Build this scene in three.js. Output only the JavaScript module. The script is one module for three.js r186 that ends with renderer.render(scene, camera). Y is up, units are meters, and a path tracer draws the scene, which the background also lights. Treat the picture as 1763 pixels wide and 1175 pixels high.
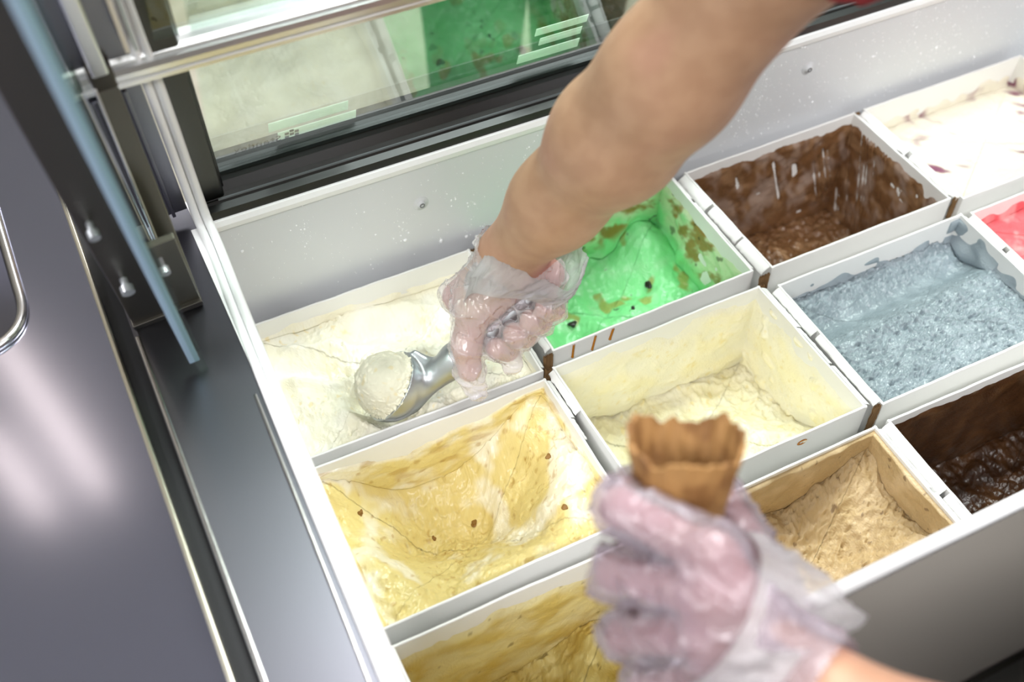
import * as THREE from 'three';
import { RoundedBoxGeometry } from 'three/addons/geometries/RoundedBoxGeometry.js';
import { mergeGeometries } from 'three/addons/utils/BufferGeometryUtils.js';
import { RectAreaLightUniformsLib } from 'three/addons/lights/RectAreaLightUniformsLib.js';

// ------------------------------------------------------------------ camera, exposure, lights
const V = (x, y, z) => new THREE.Vector3(x, y, z);
const scene = new THREE.Scene();
scene.background = new THREE.Color(0x202020);
const W = 1763, H = 1175;
const camera = new THREE.PerspectiveCamera(2 * Math.atan(H / 2 / 1963) * 180 / Math.PI, W / H, 0.02, 30);
camera.position.set(-0.0899, 0.8452, 0.7707);
{ // measured axes of the photograph's lens
  const r = V(0.8968, 0.0038, 0.4424), u = V(0.3368, 0.6424, -0.6884), f = V(-0.2868, 0.7664, 0.5748);
  camera.quaternion.setFromRotationMatrix(new THREE.Matrix4().makeBasis(r, u, f)).normalize();
}
camera.focus = 1.06; camera.userData.fStop = 3.5;
camera.updateMatrixWorld();
const renderer = new THREE.WebGLRenderer();
renderer.toneMapping = THREE.LinearToneMapping;
renderer.toneMappingExposure = 1.82;
renderer.shadowMap.enabled = true;
RectAreaLightUniformsLib.init();

const CEIL = 1.95, FLOOR = -0.78;
//                x     z     w    d   radiance
const PANELS = [[1.0, -0.45, 1.2, 0.6, 19], [-2.2, -0.1, 0.6, 1.2, 17], [0.95, 1.45, 1.2, 0.6, 10], [-1.2, 1.6, 1.2, 0.6, 11], [0.9, -2.9, 1.2, 0.6, 9]];
const LIGHT_COLOR = new THREE.Color(0.985, 0.985, 1.0);

// ------------------------------------------------------------------ helpers
function rng(seed) { let s = seed >>> 0; return () => { s = (s + 0x6D2B79F5) | 0; let t = Math.imul(s ^ (s >>> 15), 1 | s); t = (t + Math.imul(t ^ (t >>> 7), 61 | t)) ^ t; return ((t ^ (t >>> 14)) >>> 0) / 4294967296; }; }
const PERM = new Uint8Array(512);
{ const r = rng(7), p = [...Array(256).keys()]; for (let i = 255; i > 0; i--) { const j = Math.floor(r() * (i + 1)); [p[i], p[j]] = [p[j], p[i]]; } for (let i = 0; i < 512; i++) PERM[i] = p[i & 255]; }
const fade = (t) => t * t * t * (t * (t * 6 - 15) + 10);
function gr(h, x, y, z) { h &= 15; const u = h < 8 ? x : y, v = h < 4 ? y : h === 12 || h === 14 ? x : z; return ((h & 1) ? -u : u) + ((h & 2) ? -v : v); }
function noise(x, y, z) {
  const X0 = Math.floor(x), Y0 = Math.floor(y), Z0 = Math.floor(z), X = X0 & 255, Y = Y0 & 255, Z = Z0 & 255;
  x -= X0; y -= Y0; z -= Z0;
  const u = fade(x), v = fade(y), w = fade(z), A = PERM[X] + Y, AA = PERM[A] + Z, AB = PERM[A + 1] + Z, B = PERM[X + 1] + Y, BA = PERM[B] + Z, BB = PERM[B + 1] + Z;
  const L = (a, b, t) => a + (b - a) * t;
  return L(L(L(gr(PERM[AA], x, y, z), gr(PERM[BA], x - 1, y, z), u), L(gr(PERM[AB], x, y - 1, z), gr(PERM[BB], x - 1, y - 1, z), u), v),
    L(L(gr(PERM[AA + 1], x, y, z - 1), gr(PERM[BA + 1], x - 1, y, z - 1), u), L(gr(PERM[AB + 1], x, y - 1, z - 1), gr(PERM[BB + 1], x - 1, y - 1, z - 1), u), v), w);
}
function fbm(x, y, z, n = 4) { let s = 0, a = 1, f = 1; for (let i = 0; i < n; i++) { s += a * noise(x * f + i * 17.3, y * f - i * 9.1, z * f + i * 5.7); a *= 0.5; f *= 2.03; } return s; }
const clamp = (x, a = 0, b = 1) => Math.min(b, Math.max(a, x));
const sstep = (a, b, x) => { const t = clamp((x - a) / (b - a)); return t * t * (3 - 2 * t); };
const mix = (a, b, t) => a + (b - a) * t;
const mix3 = (a, b, t) => [mix(a[0], b[0], t), mix(a[1], b[1], t), mix(a[2], b[2], t)];
const lin = (hex) => new THREE.Color(hex).toArray();          // sRGB hex -> linear triple

const taken = {};
function numbered(name) { const n = taken[name] = (taken[name] ?? -1) + 1; return n ? name + '_' + String(n).padStart(3, '0') : name; }
function mesh(name, geometry, material, parent) { const m = new THREE.Mesh(geometry, material); m.name = parent ? name : numbered(name); (parent ?? scene).add(m); m.castShadow = m.receiveShadow = true; return m; }
function tag(o, label, category, group) { Object.assign(o.userData, { label, category }); if (group) o.userData.group = group; return o; }
function thing(name, label, category, at = V(0, 0, 0), group) { const o = new THREE.Group(); o.name = numbered(name); scene.add(o); o.position.copy(at); return tag(o, label, category, group); }
function struct(name, geometry, material) { const m = mesh(name, geometry, material); m.userData.kind = 'structure'; return m; }
const std = (color, roughness = 0.6, extra = {}) => new THREE.MeshPhysicalMaterial({ color, roughness, ...extra });
function box(x0, x1, y0, y1, z0, z1, r = 0) { const g = r ? new RoundedBoxGeometry(x1 - x0, y1 - y0, z1 - z0, 2, r) : new THREE.BoxGeometry(x1 - x0, y1 - y0, z1 - z0); return g.translate((x0 + x1) / 2, (y0 + y1) / 2, (z0 + z1) / 2); }
// a profile given as (z, y) points, swept along x
function sweepX(pts, x0, x1) {
  const s = new THREE.Shape(pts.map(([z, y]) => new THREE.Vector2(z, y)));
  const g = new THREE.ExtrudeGeometry(s, { depth: x1 - x0, bevelEnabled: false });
  // shape x -> world z, shape y -> world y, extrusion -> world x
  return g.applyMatrix4(new THREE.Matrix4().makeBasis(V(0, 0, 1), V(0, 1, 0), V(-1, 0, 0))).translate(x1, 0, 0);
}
function tube(points, r, seg = 40, rad = 8, closed = false) { return new THREE.TubeGeometry(new THREE.CatmullRomCurve3(points, closed), seg, r, rad, closed); }
// box with its own axes: centre c, half sizes along the unit vectors
function slab(c, ax, ay, az, hx, hy, hz, r = 0) { const g = r ? new RoundedBoxGeometry(2 * hx, 2 * hy, 2 * hz, 2, r) : new THREE.BoxGeometry(2 * hx, 2 * hy, 2 * hz); return g.applyMatrix4(new THREE.Matrix4().makeBasis(ax, ay, az)).translate(c.x, c.y, c.z); }
function gridGeometry(nu, nv, fn, colorFn) {
  const pos = new Float32Array((nu + 1) * (nv + 1) * 3), uv = new Float32Array((nu + 1) * (nv + 1) * 2), col = colorFn ? new Float32Array((nu + 1) * (nv + 1) * 3) : null, idx = [];
  for (let j = 0, k = 0; j <= nv; j++) for (let i = 0; i <= nu; i++, k++) {
    const p = fn(i / nu, j / nv, i, j); pos.set(p.slice(0, 3), k * 3); uv.set([p[3] ?? i / nu, p[4] ?? j / nv], k * 2);
    if (i < nu && j < nv) { const a = k, b = k + 1, c = k + nu + 1, d = c + 1; idx.push(a, c, b, b, c, d); }
  }
  const g = new THREE.BufferGeometry();
  g.setAttribute('position', new THREE.BufferAttribute(pos, 3)); g.setAttribute('uv', new THREE.BufferAttribute(uv, 2)); g.setIndex(idx);
  if (col) g.setAttribute('color', new THREE.BufferAttribute(col, 3));
  return g;
}
// naive surface nets: the zero level of a signed distance, with normals from its gradient
function surfaceNets(sdf, lo, hi, cell, colorFn) {
  const n = [0, 1, 2].map((k) => Math.ceil((hi[k] - lo[k]) / cell) + 1), [nx, ny, nz] = n, f = new Float32Array(nx * ny * nz);
  const at = (i, j, k) => i + nx * (j + ny * k);
  for (let k = 0; k < nz; k++) for (let j = 0; j < ny; j++) for (let i = 0; i < nx; i++) f[at(i, j, k)] = sdf(lo[0] + i * cell, lo[1] + j * cell, lo[2] + k * cell);
  const vid = new Int32Array(nx * ny * nz).fill(-1), pos = [], idx = [];
  for (let k = 0; k < nz - 1; k++) for (let j = 0; j < ny - 1; j++) for (let i = 0; i < nx - 1; i++) {
    let c = 0, sx = 0, sy = 0, sz = 0; const v = []; let neg = 0;
    for (let q = 0; q < 8; q++) { const x = f[at(i + (q & 1), j + (q >> 1 & 1), k + (q >> 2))]; v.push(x); if (x < 0) neg++; }
    if (!neg || neg === 8) continue;
    for (let a = 0; a < 8; a++) for (let m = 1; m < 8; m <<= 1) { const b = a | m; if (a & m || (v[a] < 0) === (v[b] < 0)) continue; const t = v[a] / (v[a] - v[b]); sx += (a & 1) + (m === 1 ? t : 0); sy += (a >> 1 & 1) + (m === 2 ? t : 0); sz += (a >> 2) + (m === 4 ? t : 0); c++; }
    vid[at(i, j, k)] = pos.length / 3; pos.push(lo[0] + (i + sx / c) * cell, lo[1] + (j + sy / c) * cell, lo[2] + (k + sz / c) * cell);
  }
  const quad = (a, b, c, d, flip) => { if (a < 0 || b < 0 || c < 0 || d < 0) return; flip ? idx.push(a, c, b, a, d, c) : idx.push(a, b, c, a, c, d); };
  for (let k = 1; k < nz - 1; k++) for (let j = 1; j < ny - 1; j++) for (let i = 1; i < nx - 1; i++) {
    const s = f[at(i, j, k)] < 0;
    if (s !== (f[at(i + 1, j, k)] < 0)) quad(vid[at(i, j - 1, k - 1)], vid[at(i, j, k - 1)], vid[at(i, j, k)], vid[at(i, j - 1, k)], !s);
    if (s !== (f[at(i, j + 1, k)] < 0)) quad(vid[at(i - 1, j, k - 1)], vid[at(i, j, k - 1)], vid[at(i, j, k)], vid[at(i - 1, j, k)], s);
    if (s !== (f[at(i, j, k + 1)] < 0)) quad(vid[at(i - 1, j - 1, k)], vid[at(i, j - 1, k)], vid[at(i, j, k)], vid[at(i - 1, j, k)], !s);
  }
  const g = new THREE.BufferGeometry(), nor = new Float32Array(pos.length), e = cell * 0.5, uv = new Float32Array(pos.length / 3 * 2);
  for (let q = 0; q < pos.length; q += 3) {
    const [x, y, z] = [pos[q], pos[q + 1], pos[q + 2]];
    let a = sdf(x + e, y, z) - sdf(x - e, y, z), b = sdf(x, y + e, z) - sdf(x, y - e, z), c = sdf(x, y, z + e) - sdf(x, y, z - e); const l = Math.hypot(a, b, c) || 1;
    nor[q] = a / l; nor[q + 1] = b / l; nor[q + 2] = c / l; uv[q / 3 * 2] = x + z * 0.7; uv[q / 3 * 2 + 1] = y + z * 0.5;
  }
  g.setAttribute('position', new THREE.BufferAttribute(new Float32Array(pos), 3)); g.setAttribute('normal', new THREE.BufferAttribute(nor, 3)); g.setAttribute('uv', new THREE.BufferAttribute(uv, 2)); g.setIndex(idx);
  if (colorFn) paint(g, colorFn);
  return g;
}
function paint(g, fn) { const p = g.attributes.position, c = new Float32Array(p.count * 3); for (let i = 0; i < p.count; i++) c.set(fn(p.getX(i), p.getY(i), p.getZ(i), i), i * 3); g.setAttribute('color', new THREE.BufferAttribute(c, 3)); return g; }
// distance to a tapered capsule a-b
function capsule(px, py, pz, a, b, ra, rb) {
  const bx = b[0] - a[0], by = b[1] - a[1], bz = b[2] - a[2], qx = px - a[0], qy = py - a[1], qz = pz - a[2];
  const t = clamp((qx * bx + qy * by + qz * bz) / (bx * bx + by * by + bz * bz + 1e-12));
  return Math.hypot(qx - bx * t, qy - by * t, qz - bz * t) - (ra + (rb - ra) * t);
}
const smin = (a, b, k) => { const h = Math.max(k - Math.abs(a - b), 0) / k; return Math.min(a, b) - h * h * k * 0.25; };
function flip(g) { const ix = g.index.array; for (let i = 0; i < ix.length; i += 3) [ix[i], ix[i + 1]] = [ix[i + 1], ix[i]]; return g; }
// texture from a function of (u, v) -> 0..1 grey or [r, g, b] (sRGB bytes when color)
function texture(w, h, fn, color = false) {
  const d = new Uint8Array(w * h * 4);
  for (let y = 0, k = 0; y < h; y++) for (let x = 0; x < w; x++, k += 4) { const c = fn(x / w, y / h, x, y), a = Array.isArray(c) ? c : [c, c, c]; for (let q = 0; q < 3; q++) d[k + q] = clamp(a[q]) * 255; d[k + 3] = a[3] === undefined ? 255 : clamp(a[3]) * 255; }
  const t = new THREE.DataTexture(d, w, h); t.wrapS = t.wrapT = THREE.RepeatWrapping; t.magFilter = THREE.LinearFilter; t.minFilter = THREE.LinearMipmapLinearFilter; t.generateMipmaps = true; if (color) t.colorSpace = THREE.SRGBColorSpace; t.needsUpdate = true; return t;
}
// uv in metres from position, by the face's main direction
function metreUV(g) {
  const h = g.index ? g.toNonIndexed() : g; h.computeVertexNormals(); const p = h.attributes.position, n = h.attributes.normal, uv = new Float32Array(p.count * 2);
  for (let i = 0; i < p.count; i++) { const a = Math.abs(n.getX(i)), b = Math.abs(n.getY(i)), c = Math.abs(n.getZ(i)); uv.set(b >= a && b >= c ? [p.getX(i), p.getZ(i)] : a >= c ? [p.getY(i), p.getZ(i)] : [p.getX(i), p.getY(i)], i * 2); }
  h.setAttribute('uv', new THREE.BufferAttribute(uv, 2)); return h;
}

// ------------------------------------------------------------------ materials
const streaks = (() => { const r = rng(3), row = [...Array(256)].map(() => r()); return texture(256, 64, (u, v, x, y) => 0.55 + 0.25 * (row[x] - 0.5) + 0.15 * (row[(x * 7 + 13) & 255] - 0.5) + 0.1 * noise(x * 0.05, y * 0.08, 1)); })();
streaks.repeat.set(6, 0.7);
const steel = std(0x7b7b83, 0.33, { metalness: 1, anisotropy: 0.3 });
const steelTop = std(0xa4a6ba, 0.14, { metalness: 1, bumpMap: texture(256, 256, (u, v, x, y) => 0.5 + 0.5 * Math.sin(6.283 * (2 * u + 0.3 * Math.sin(6.283 * v))) * 0.6 + 0.2 * noise(x * 0.03, y * 0.015, 3)), bumpScale: 0.0005 });
const steelDark = std(0x55514c, 0.4, { metalness: 1 });
const steelBright = std(0xd8d6d4, 0.22, { metalness: 1 }), boltMetal = std(0xb4b6bb, 0.28, { metalness: 0.6 });
const alu = std(0xdfe0e0, 0.3, { metalness: 1 });
const blackTrim = std(0x0b0c0a, 0.38);
const rubber = std(0x101114, 0.45);
const liner = std(0xdadcdf, 0.36, { bumpMap: texture(128, 128, (u, v, x, y) => 0.5 + 0.5 * noise(x * 0.25, y * 0.25, 4)), bumpScale: 0.0002 });
const linerLip = std(0xf2f2f2, 0.35);
const board = std(0xf0efec, 0.55, { bumpMap: texture(128, 128, (u, v, x, y) => 0.5 + 0.4 * fbm(x * 0.1, y * 0.1, 9, 3)), bumpScale: 0.0003 });
const boardInside = std(0xe9e7e0, 0.5);
const kraft = std(0x8a6a45, 0.85);
const pane = std(0xeaf1ee, 0.02, { transmission: 1, thickness: 0, ior: 2.3, side: THREE.DoubleSide });
const clearGlass = std(0xdfeae2, 0.02, { transmission: 1, thickness: 0, ior: 1.5, side: THREE.DoubleSide });
const glassEdge = std(0xb6d0e6, 0.25, { transmission: 0.2 });
const crease = texture(256, 256, (u, v, x, y) => { const r = (f, s) => 1 - Math.min(1, Math.abs(noise(x * f, y * f * 0.6, s) + 0.3 * noise(x * f * 2.3, y * f * 2, s + 3)) * 3); return 0.15 + 0.5 * Math.max(0, r(0.045, 1)) ** 2 + 0.35 * Math.max(0, r(0.09, 5)) ** 2; }); crease.repeat.set(9, 9);
const filmMilky = std(0xd9d0d9, 0.2, { bumpMap: crease, bumpScale: 0.0009, transmission: 0.74, thickness: 0, ior: 1.5, side: THREE.DoubleSide });
const filmCuff = std(0xf8f5f7, 0.22, { bumpMap: crease, bumpScale: 0.0008, transmission: 0.5, thickness: 0, ior: 1.5, side: THREE.DoubleSide });
const film = std(0xf8f5f7, 0.12, { bumpMap: crease, bumpScale: 0.0008, transmission: 0.71, thickness: 0, ior: 1.5, side: THREE.DoubleSide });
const skin = std(0xffffff, 0.5, { vertexColors: true, sheen: 0.2, sheenColor: new THREE.Color(1, 0.6, 0.5), bumpMap: texture(128, 128, (u, v, x, y) => 0.5 + 0.5 * fbm(x * 0.2, y * 0.2, 2, 3)), bumpScale: 0.0001 });
skin.bumpMap.repeat.set(12, 12);
const creamBump = texture(256, 256, (u, v, x, y) => 0.55 + 0.35 * fbm(x * 0.12, y * 0.12, 3, 4)); creamBump.repeat.set(14, 14);
const cream = std(0xffffff, 0.42, { vertexColors: true, bumpMap: creamBump, bumpScale: 0.0006, specularIntensity: 0.7 });
const creamWet = std(0xffffff, 0.28, { vertexColors: true, bumpMap: creamBump, bumpScale: 0.0005 });

// ------------------------------------------------------------------ the room
{
  const tile = texture(512, 512, (u, v, x, y) => { const n = fbm(x * 0.03, y * 0.03, 1, 4) * 0.06; return [0.70 + n, 0.685 + n, 0.62 + n]; }, true);
  const floorMat = std(0xffffff, 0.35, { map: tile });
  const wallMat = std(0xd9d7d0, 0.8), ceilMat = std(0xd9dbe2, 0.9);
  struct('floor', metreUV(box(-4, 4, FLOOR - 0.1, FLOOR, -5, 3.5)), floorMat);
  struct('ceiling', box(-4, 4, CEIL, CEIL + 0.1, -5, 3.5), ceilMat);
  struct('wall_back', box(-4.1, 4.1, FLOOR, CEIL, -5.1, -5), wallMat);
  struct('wall_front', box(-4.1, 4.1, FLOOR, CEIL, 3.5, 3.6), std(0x6a6660, 0.8));
  struct('wall_left', box(-4.1, -4, FLOOR, CEIL, -5, 3.5), std(0x8d8984, 0.8));
  struct('wall_right', box(4, 4.1, FLOOR, CEIL, -5, 3.5), wallMat);
  const WHERE = ['far right, past the freezer', 'far left, beyond the steel counter', 'behind the server', 'behind the steel counter', 'over the customers'];
  for (const [k, [x, z, w, d, e]] of PANELS.entries()) {
    const t = thing('ceiling_light', 'white glowing ceiling light panel ' + WHERE[k], 'ceiling light', V(x, CEIL - 0.03, z), 'ceiling light panels');
    mesh('frame', box(-w / 2 - 0.02, w / 2 + 0.02, 0, 0.028, -d / 2 - 0.02, d / 2 + 0.02), std(0xe8e8e8, 0.5), t);
    mesh('diffuser', box(-w / 2, w / 2, -0.006, -0.0005, -d / 2, d / 2), new THREE.MeshStandardMaterial({ color: 0xffffff, emissive: LIGHT_COLOR, emissiveIntensity: 1.0 }), t);
    const l = new THREE.RectAreaLight(LIGHT_COLOR, e, w, d); l.position.set(x, CEIL - 0.045, z); l.rotation.x = -Math.PI / 2; l.castShadow = true; scene.add(l);
  }
  for (const [k, [x0, z0, x1, z1]] of [[-0.49, -1.85, -0.33, -1.1], [-0.565, -1.45, -0.475, -1.1]].entries()) {   // two slim warm tubes over the customers' side
    const dx = x1 - x0, dz = z1 - z0, len = Math.hypot(dx, dz), t = thing('tube_light', ['long', 'short'][k] + ' slim warm tube lamp under the ceiling', 'ceiling light', V((x0 + x1) / 2, CEIL - 0.045, (z0 + z1) / 2));
    t.rotation.y = Math.atan2(dx, dz);
    mesh('housing', box(-0.016, 0.016, 0.018, 0.045, -len / 2, len / 2, 0.003), std(0xdedede, 0.5), t);
    mesh('tube', new THREE.CylinderGeometry(0.013, 0.013, len, 16).rotateX(Math.PI / 2), new THREE.MeshStandardMaterial({ color: 0xffffff, emissive: new THREE.Color(1, 0.84, 0.68), emissiveIntensity: 1.6 }), t);
    const l = new THREE.RectAreaLight(new THREE.Color(1, 0.84, 0.68), 3.2, 0.026, len); l.position.set((x0 + x1) / 2, CEIL - 0.062, (z0 + z1) / 2); l.rotation.set(-Math.PI / 2, 0, t.rotation.y); l.castShadow = true; scene.add(l);
  }
}

// ------------------------------------------------------------------ the dipping cabinet (rims of the cartons at y = 0)
const LIP = 0.125;                                             // height of the liner's lip
const SU = V(-0.064, 0.9435, 0.325).normalize(), SX = V(1, 0.064, 0).normalize(), SN = SX.clone().cross(SU).normalize();   // the leaning glass front: up, along, towards the server
const PU = V(0, 0.9455, 0.3256), PN = V(0, -0.3256, 0.9455), PX = V(1, 0, 0);        // the panes themselves run along x
const onPane = (x, v, n = 0) => V(x, LIP, -0.012).addScaledVector(PU, v).addScaledVector(PN, n);
const slant = (x, v, n = 0, o = [0, LIP, -0.012]) => V(o[0] + x, o[1], o[2]).addScaledVector(SU, v).addScaledVector(SN, n);
{
  const cab = thing('dipping_cabinet', 'ice cream dipping cabinet with white frosted liner, black window frame and stainless rim', 'freezer');
  // liner
  mesh('liner_back', metreUV(box(-0.003, 1.25, -0.27, LIP, -0.03, -0.012, 0.002)), liner, cab);
  const lipBack = mesh('liner_lip', sweepX([[-0.03, LIP - 0.002], [-0.012, LIP - 0.012], [-0.0085, LIP - 0.009], [-0.0075, LIP - 0.003], [-0.0095, LIP + 0.002], [-0.014, LIP + 0.003], [-0.03, LIP + 0.003]], -0.003, 1.25), linerLip, cab);
  mesh('liner_side', box(-0.024, -0.0125, -0.27, LIP - 0.013, -0.012, 0.534), liner, cab);
  mesh('liner_side', box(1.2, 1.22, -0.27, LIP, -0.012, 0.534), liner, cab);
  mesh('liner_front', box(-0.014, 1.22, -0.27, LIP - 0.0205, 0.536, 0.55), liner, cab);
  mesh('liner_floor', box(-0.014, 1.22, -0.285, -0.27, -0.012, 0.55), liner, cab);
  { // left lip: two rounded white ribs, running down the side and up along the window frame
    const g = [];
    for (const [x, r] of [[-0.0045, 0.0042], [-0.0125, 0.0038]]) g.push(tube([V(x - 0.0135, LIP, 0.54), V(x - 0.0105, LIP, 0.38), V(x - 0.0075, LIP, 0.24), V(x - 0.0035, LIP, 0.1), V(x, LIP, 0.012), slant(x, 0.006, -0.002), slant(x, 0.06, -0.012), slant(x, 0.2, -0.020), slant(x, 0.36, -0.022)], r, 120, 8));
    g.push(box(-0.0215, -0.0145, LIP - 0.012, LIP, -0.012, 0.54));
    mesh('liner_lip', mergeGeometries(g.map((q) => q.toNonIndexed())), linerLip, cab);
  }
  mesh('liner_lip', box(-0.016, 1.22, LIP - 0.02, LIP + 0.003, 0.5275, 0.5405, 0.004), linerLip, cab);
  // frost-rimmed screws on the back wall
  for (const [x, y] of [[0.199, 0.067], [0.662, 0.079]]) {
    const s = mesh('screw', new THREE.LatheGeometry([[0, 0.0035], [0.0025, 0.0035], [0.0042, 0.0026], [0.0048, 0.001], [0.0078, 0.0007], [0.0082, 0]].map((p) => new THREE.Vector2(...p)), 20).rotateX(Math.PI / 2).translate(x, y, -0.012), liner, cab);
    mesh('recess', new THREE.TorusGeometry(0.0022, 0.0007, 6, 14).translate(x, y, -0.0084), std(0x77787a, 0.5), s);
  }
  // black frame under and beside the window, built of stepped bars
  const fr = mesh('window_frame', sweepX([[-0.012, LIP + 0.002], [-0.0125, LIP + 0.011], [-0.02, LIP + 0.013], [-0.0215, LIP + 0.0155], [-0.0235, LIP + 0.0155], [-0.0255, LIP + 0.0135], [-0.030, LIP + 0.0165], [-0.0405, LIP + 0.030], [-0.07, LIP + 0.030], [-0.07, LIP - 0.02], [-0.03, LIP - 0.02], [-0.03, LIP + 0.002]], -0.003, 1.25), blackTrim, cab);
  mesh('side_bar', slab(slant(0.006, 0.2, -0.030), SX, SU, SN, 0.0125, 0.24, 0.012, 0.003), blackTrim, fr);
  mesh('side_bar', slab(slant(0.0185, 0.2, -0.030), SX, SU, SN, 0.002, 0.235, 0.004, 0.001), rubber, fr);
  mesh('bead', sweepX([[-0.0212, LIP + 0.0152], [-0.0216, LIP + 0.0165], [-0.0232, LIP + 0.0165], [-0.0236, LIP + 0.0152]], 0.01, 1.25), std(0x5c6062, 0.3), fr);
  // slanted double glazing
  const glass = mesh('window_glass', new THREE.PlaneGeometry(1.2, 0.36).applyMatrix4(new THREE.Matrix4().makeBasis(PX, PU, PN)).translate(...onPane(0.615, 0.185, -0.0300).toArray()), pane, cab);
  mesh('window_glass', new THREE.PlaneGeometry(1.2, 0.36).applyMatrix4(new THREE.Matrix4().makeBasis(PX, PU, PN)).translate(...onPane(0.615, 0.185, -0.0412).toArray()), pane, cab);
  { // the grey spacer between the panes, along the bottom and the left
    mesh('spacer', slab(onPane(0.615, 0.026, -0.0356), PX, PU, PN, 0.6, 0.003, 0.0045), std(0x2c3030, 0.5), cab);
    mesh('spacer', slab(slant(0.0165, 0.185, -0.0356), SX, SU, SN, 0.003, 0.18, 0.0055), std(0x3a3d3c, 0.5), cab);
  }
  // label strips and a maker's transfer on the outer pane
  const strip = std(0xf4fff2, 0.95, { transmission: 0.6, thickness: 0, side: THREE.DoubleSide }), sticker = (x, v, w, h, name = 'label_strip', m = strip) => mesh(name, slab(onPane(x - 0.03, v - 0.02, -0.0424), PX, PU, PN, w / 2, h / 2, 0.0003), m, cab);
  sticker(0.387, 0.104, 0.055, 0.0105); sticker(0.389, 0.0875, 0.045, 0.0105); sticker(0.38, 0.068, 0.066, 0.013);
  sticker(0.137, 0.077, 0.075, 0.0135, 'label_strip', strip); sticker(0.145, 0.059, 0.075, 0.012, 'label_strip', strip);
  { // mirrored lettering, read from the customers' side
    const c = document.createElement('canvas'); c.width = 512; c.height = 96; const q = c.getContext('2d');
    q.clearRect(0, 0, 512, 96); q.save(); q.translate(512, 0); q.scale(-1, 1); q.fillStyle = '#1c211f';
    for (const [a, b] of [[8, 20], [34, 4], [34, 34], [60, 20], [8, 50], [60, 50]]) q.fillRect(a, b, 22, 22);
    q.font = 'bold 64px sans-serif'; q.fillText('Standex', 100, 72); q.restore();
    const t = new THREE.CanvasTexture(c); t.colorSpace = THREE.SRGBColorSpace;
    const d = mesh('lettering', new THREE.PlaneGeometry(0.092, 0.0172).applyMatrix4(new THREE.Matrix4().makeBasis(PX, PU, PN)).translate(...onPane(0.052, 0.040, -0.0403).toArray()), new THREE.MeshStandardMaterial({ map: t, transparent: true, roughness: 0.6, side: THREE.DoubleSide }), cab);
    d.userData.label = 'mirrored dark lettering at the foot of the window';
  }
  // aluminium rail across the window, with its grooves
  const railProfile = [[0.006, -0.012], [0.012, -0.0105], [0.0125, -0.007], [0.0105, -0.0055], [0.0105, -0.004], [0.0135, -0.003], [0.0145, 0.002], [0.013, 0.006], [0.0105, 0.0075], [0.0105, 0.009], [0.0115, 0.0105], [0.009, 0.0135], [0.003, 0.0145], [-0.006, 0.0145], [-0.008, -0.012]];
  mesh('aluminium_rail', sweepX(railProfile.map(([z, y]) => [z + 0.036, y + 0.341]), -0.115, 1.25), alu, cab);
  // upper pane above the rail and its pale polished end
  mesh('upper_glass', new THREE.PlaneGeometry(1.24, 0.3).applyMatrix4(new THREE.Matrix4().makeBasis(PX, PU, PN)).translate(...onPane(0.605, 0.405, -0.012).toArray()), clearGlass, cab);
  mesh('glass_end', slab(slant(-0.018, 0.405, -0.012), SX, SU, SN, 0.0016, 0.15, 0.004), std(0xcfc7b4, 0.3), cab);
  mesh('glass_end', slab(slant(-0.012, 0.405, -0.012), SX, SU, SN, 0.0012, 0.15, 0.004), std(0xa8b0ac, 0.3), cab);
  // stainless collar: flat beside the liner, leaning up beside the window, with a bead
  const collar = mesh('steel_collar', mergeGeometries([metreUV(box(-0.097, -0.016, LIP - 0.02, LIP - 0.0015, -0.06, 0.66)), metreUV(slab(slant(-0.058, 0.25, -0.024), SX, SU, SN, 0.041, 0.25, 0.004)), metreUV(box(-0.0985, -0.0945, LIP - 0.12, LIP + 0.0005, -0.02, 0.66))]), steel, cab);
  mesh('bead', tube([V(-0.0275, LIP - 0.002, 0.19), V(-0.0285, LIP - 0.001, 0.23), V(-0.033, LIP - 0.001, 0.4), V(-0.037, LIP - 0.001, 0.52)], 0.0016, 40, 8), steelBright, collar);
  mesh('edge_strip', box(-0.0985, -0.094, LIP - 0.03, LIP + 0.001, 0.09, 0.66, 0.0015), steelBright, collar);
  mesh('side_rib', slab(slant(-0.052, 0.1, -0.018), SX, SU, SN, 0.0022, 0.1, 0.003, 0.0012), steel, collar);
  mesh('side_rib', slab(slant(-0.03, 0.1, -0.019), SX, SU, SN, 0.0016, 0.1, 0.002, 0.0008), steel, collar);
  // leaning post of the side guard with its bolts, the glass sheet it clamps
  const PB = V(-0.0665, LIP, 0.0734);
  const post = mesh('guard_post', slab(PB.clone().addScaledVector(SU, 0.3).addScaledVector(SX, -0.0125), SX, SU, SN, 0.0165, 0.3, 0.004, 0.0015), steelDark, cab);
  mesh('clamp_plate', slab(PB.clone().addScaledVector(SU, 0.06).addScaledVector(SX, 0.0165), SX, SU, SN, 0.0125, 0.06, 0.003, 0.001), std(0x6d6a60, 0.4, { metalness: 1 }), post);
  { const a = V(-0.044, LIP, 0.071), b = V(-0.0545, 0.338, 0.046), up = b.clone().sub(a), h = up.length() / 2, c = a.clone().add(b).multiplyScalar(0.5); up.normalize(); const ax = V(1, 0, 0).addScaledVector(up, -up.x).normalize(), az = ax.clone().cross(up); mesh('channel', slab(c, ax, up, az, 0.0075, h, 0.002, 0.001), std(0x77756c, 0.35, { metalness: 1 }), post); mesh('channel', slab(c.clone().addScaledVector(ax, -0.0085), ax, up, az, 0.0012, h, 0.0045, 0.0008), alu, post); }
  mesh('foot_plate', slab(PB.clone().addScaledVector(SU, 0.004), SX, SU, SN, 0.030, 0.004, 0.007, 0.001), steelDark, post);
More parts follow.
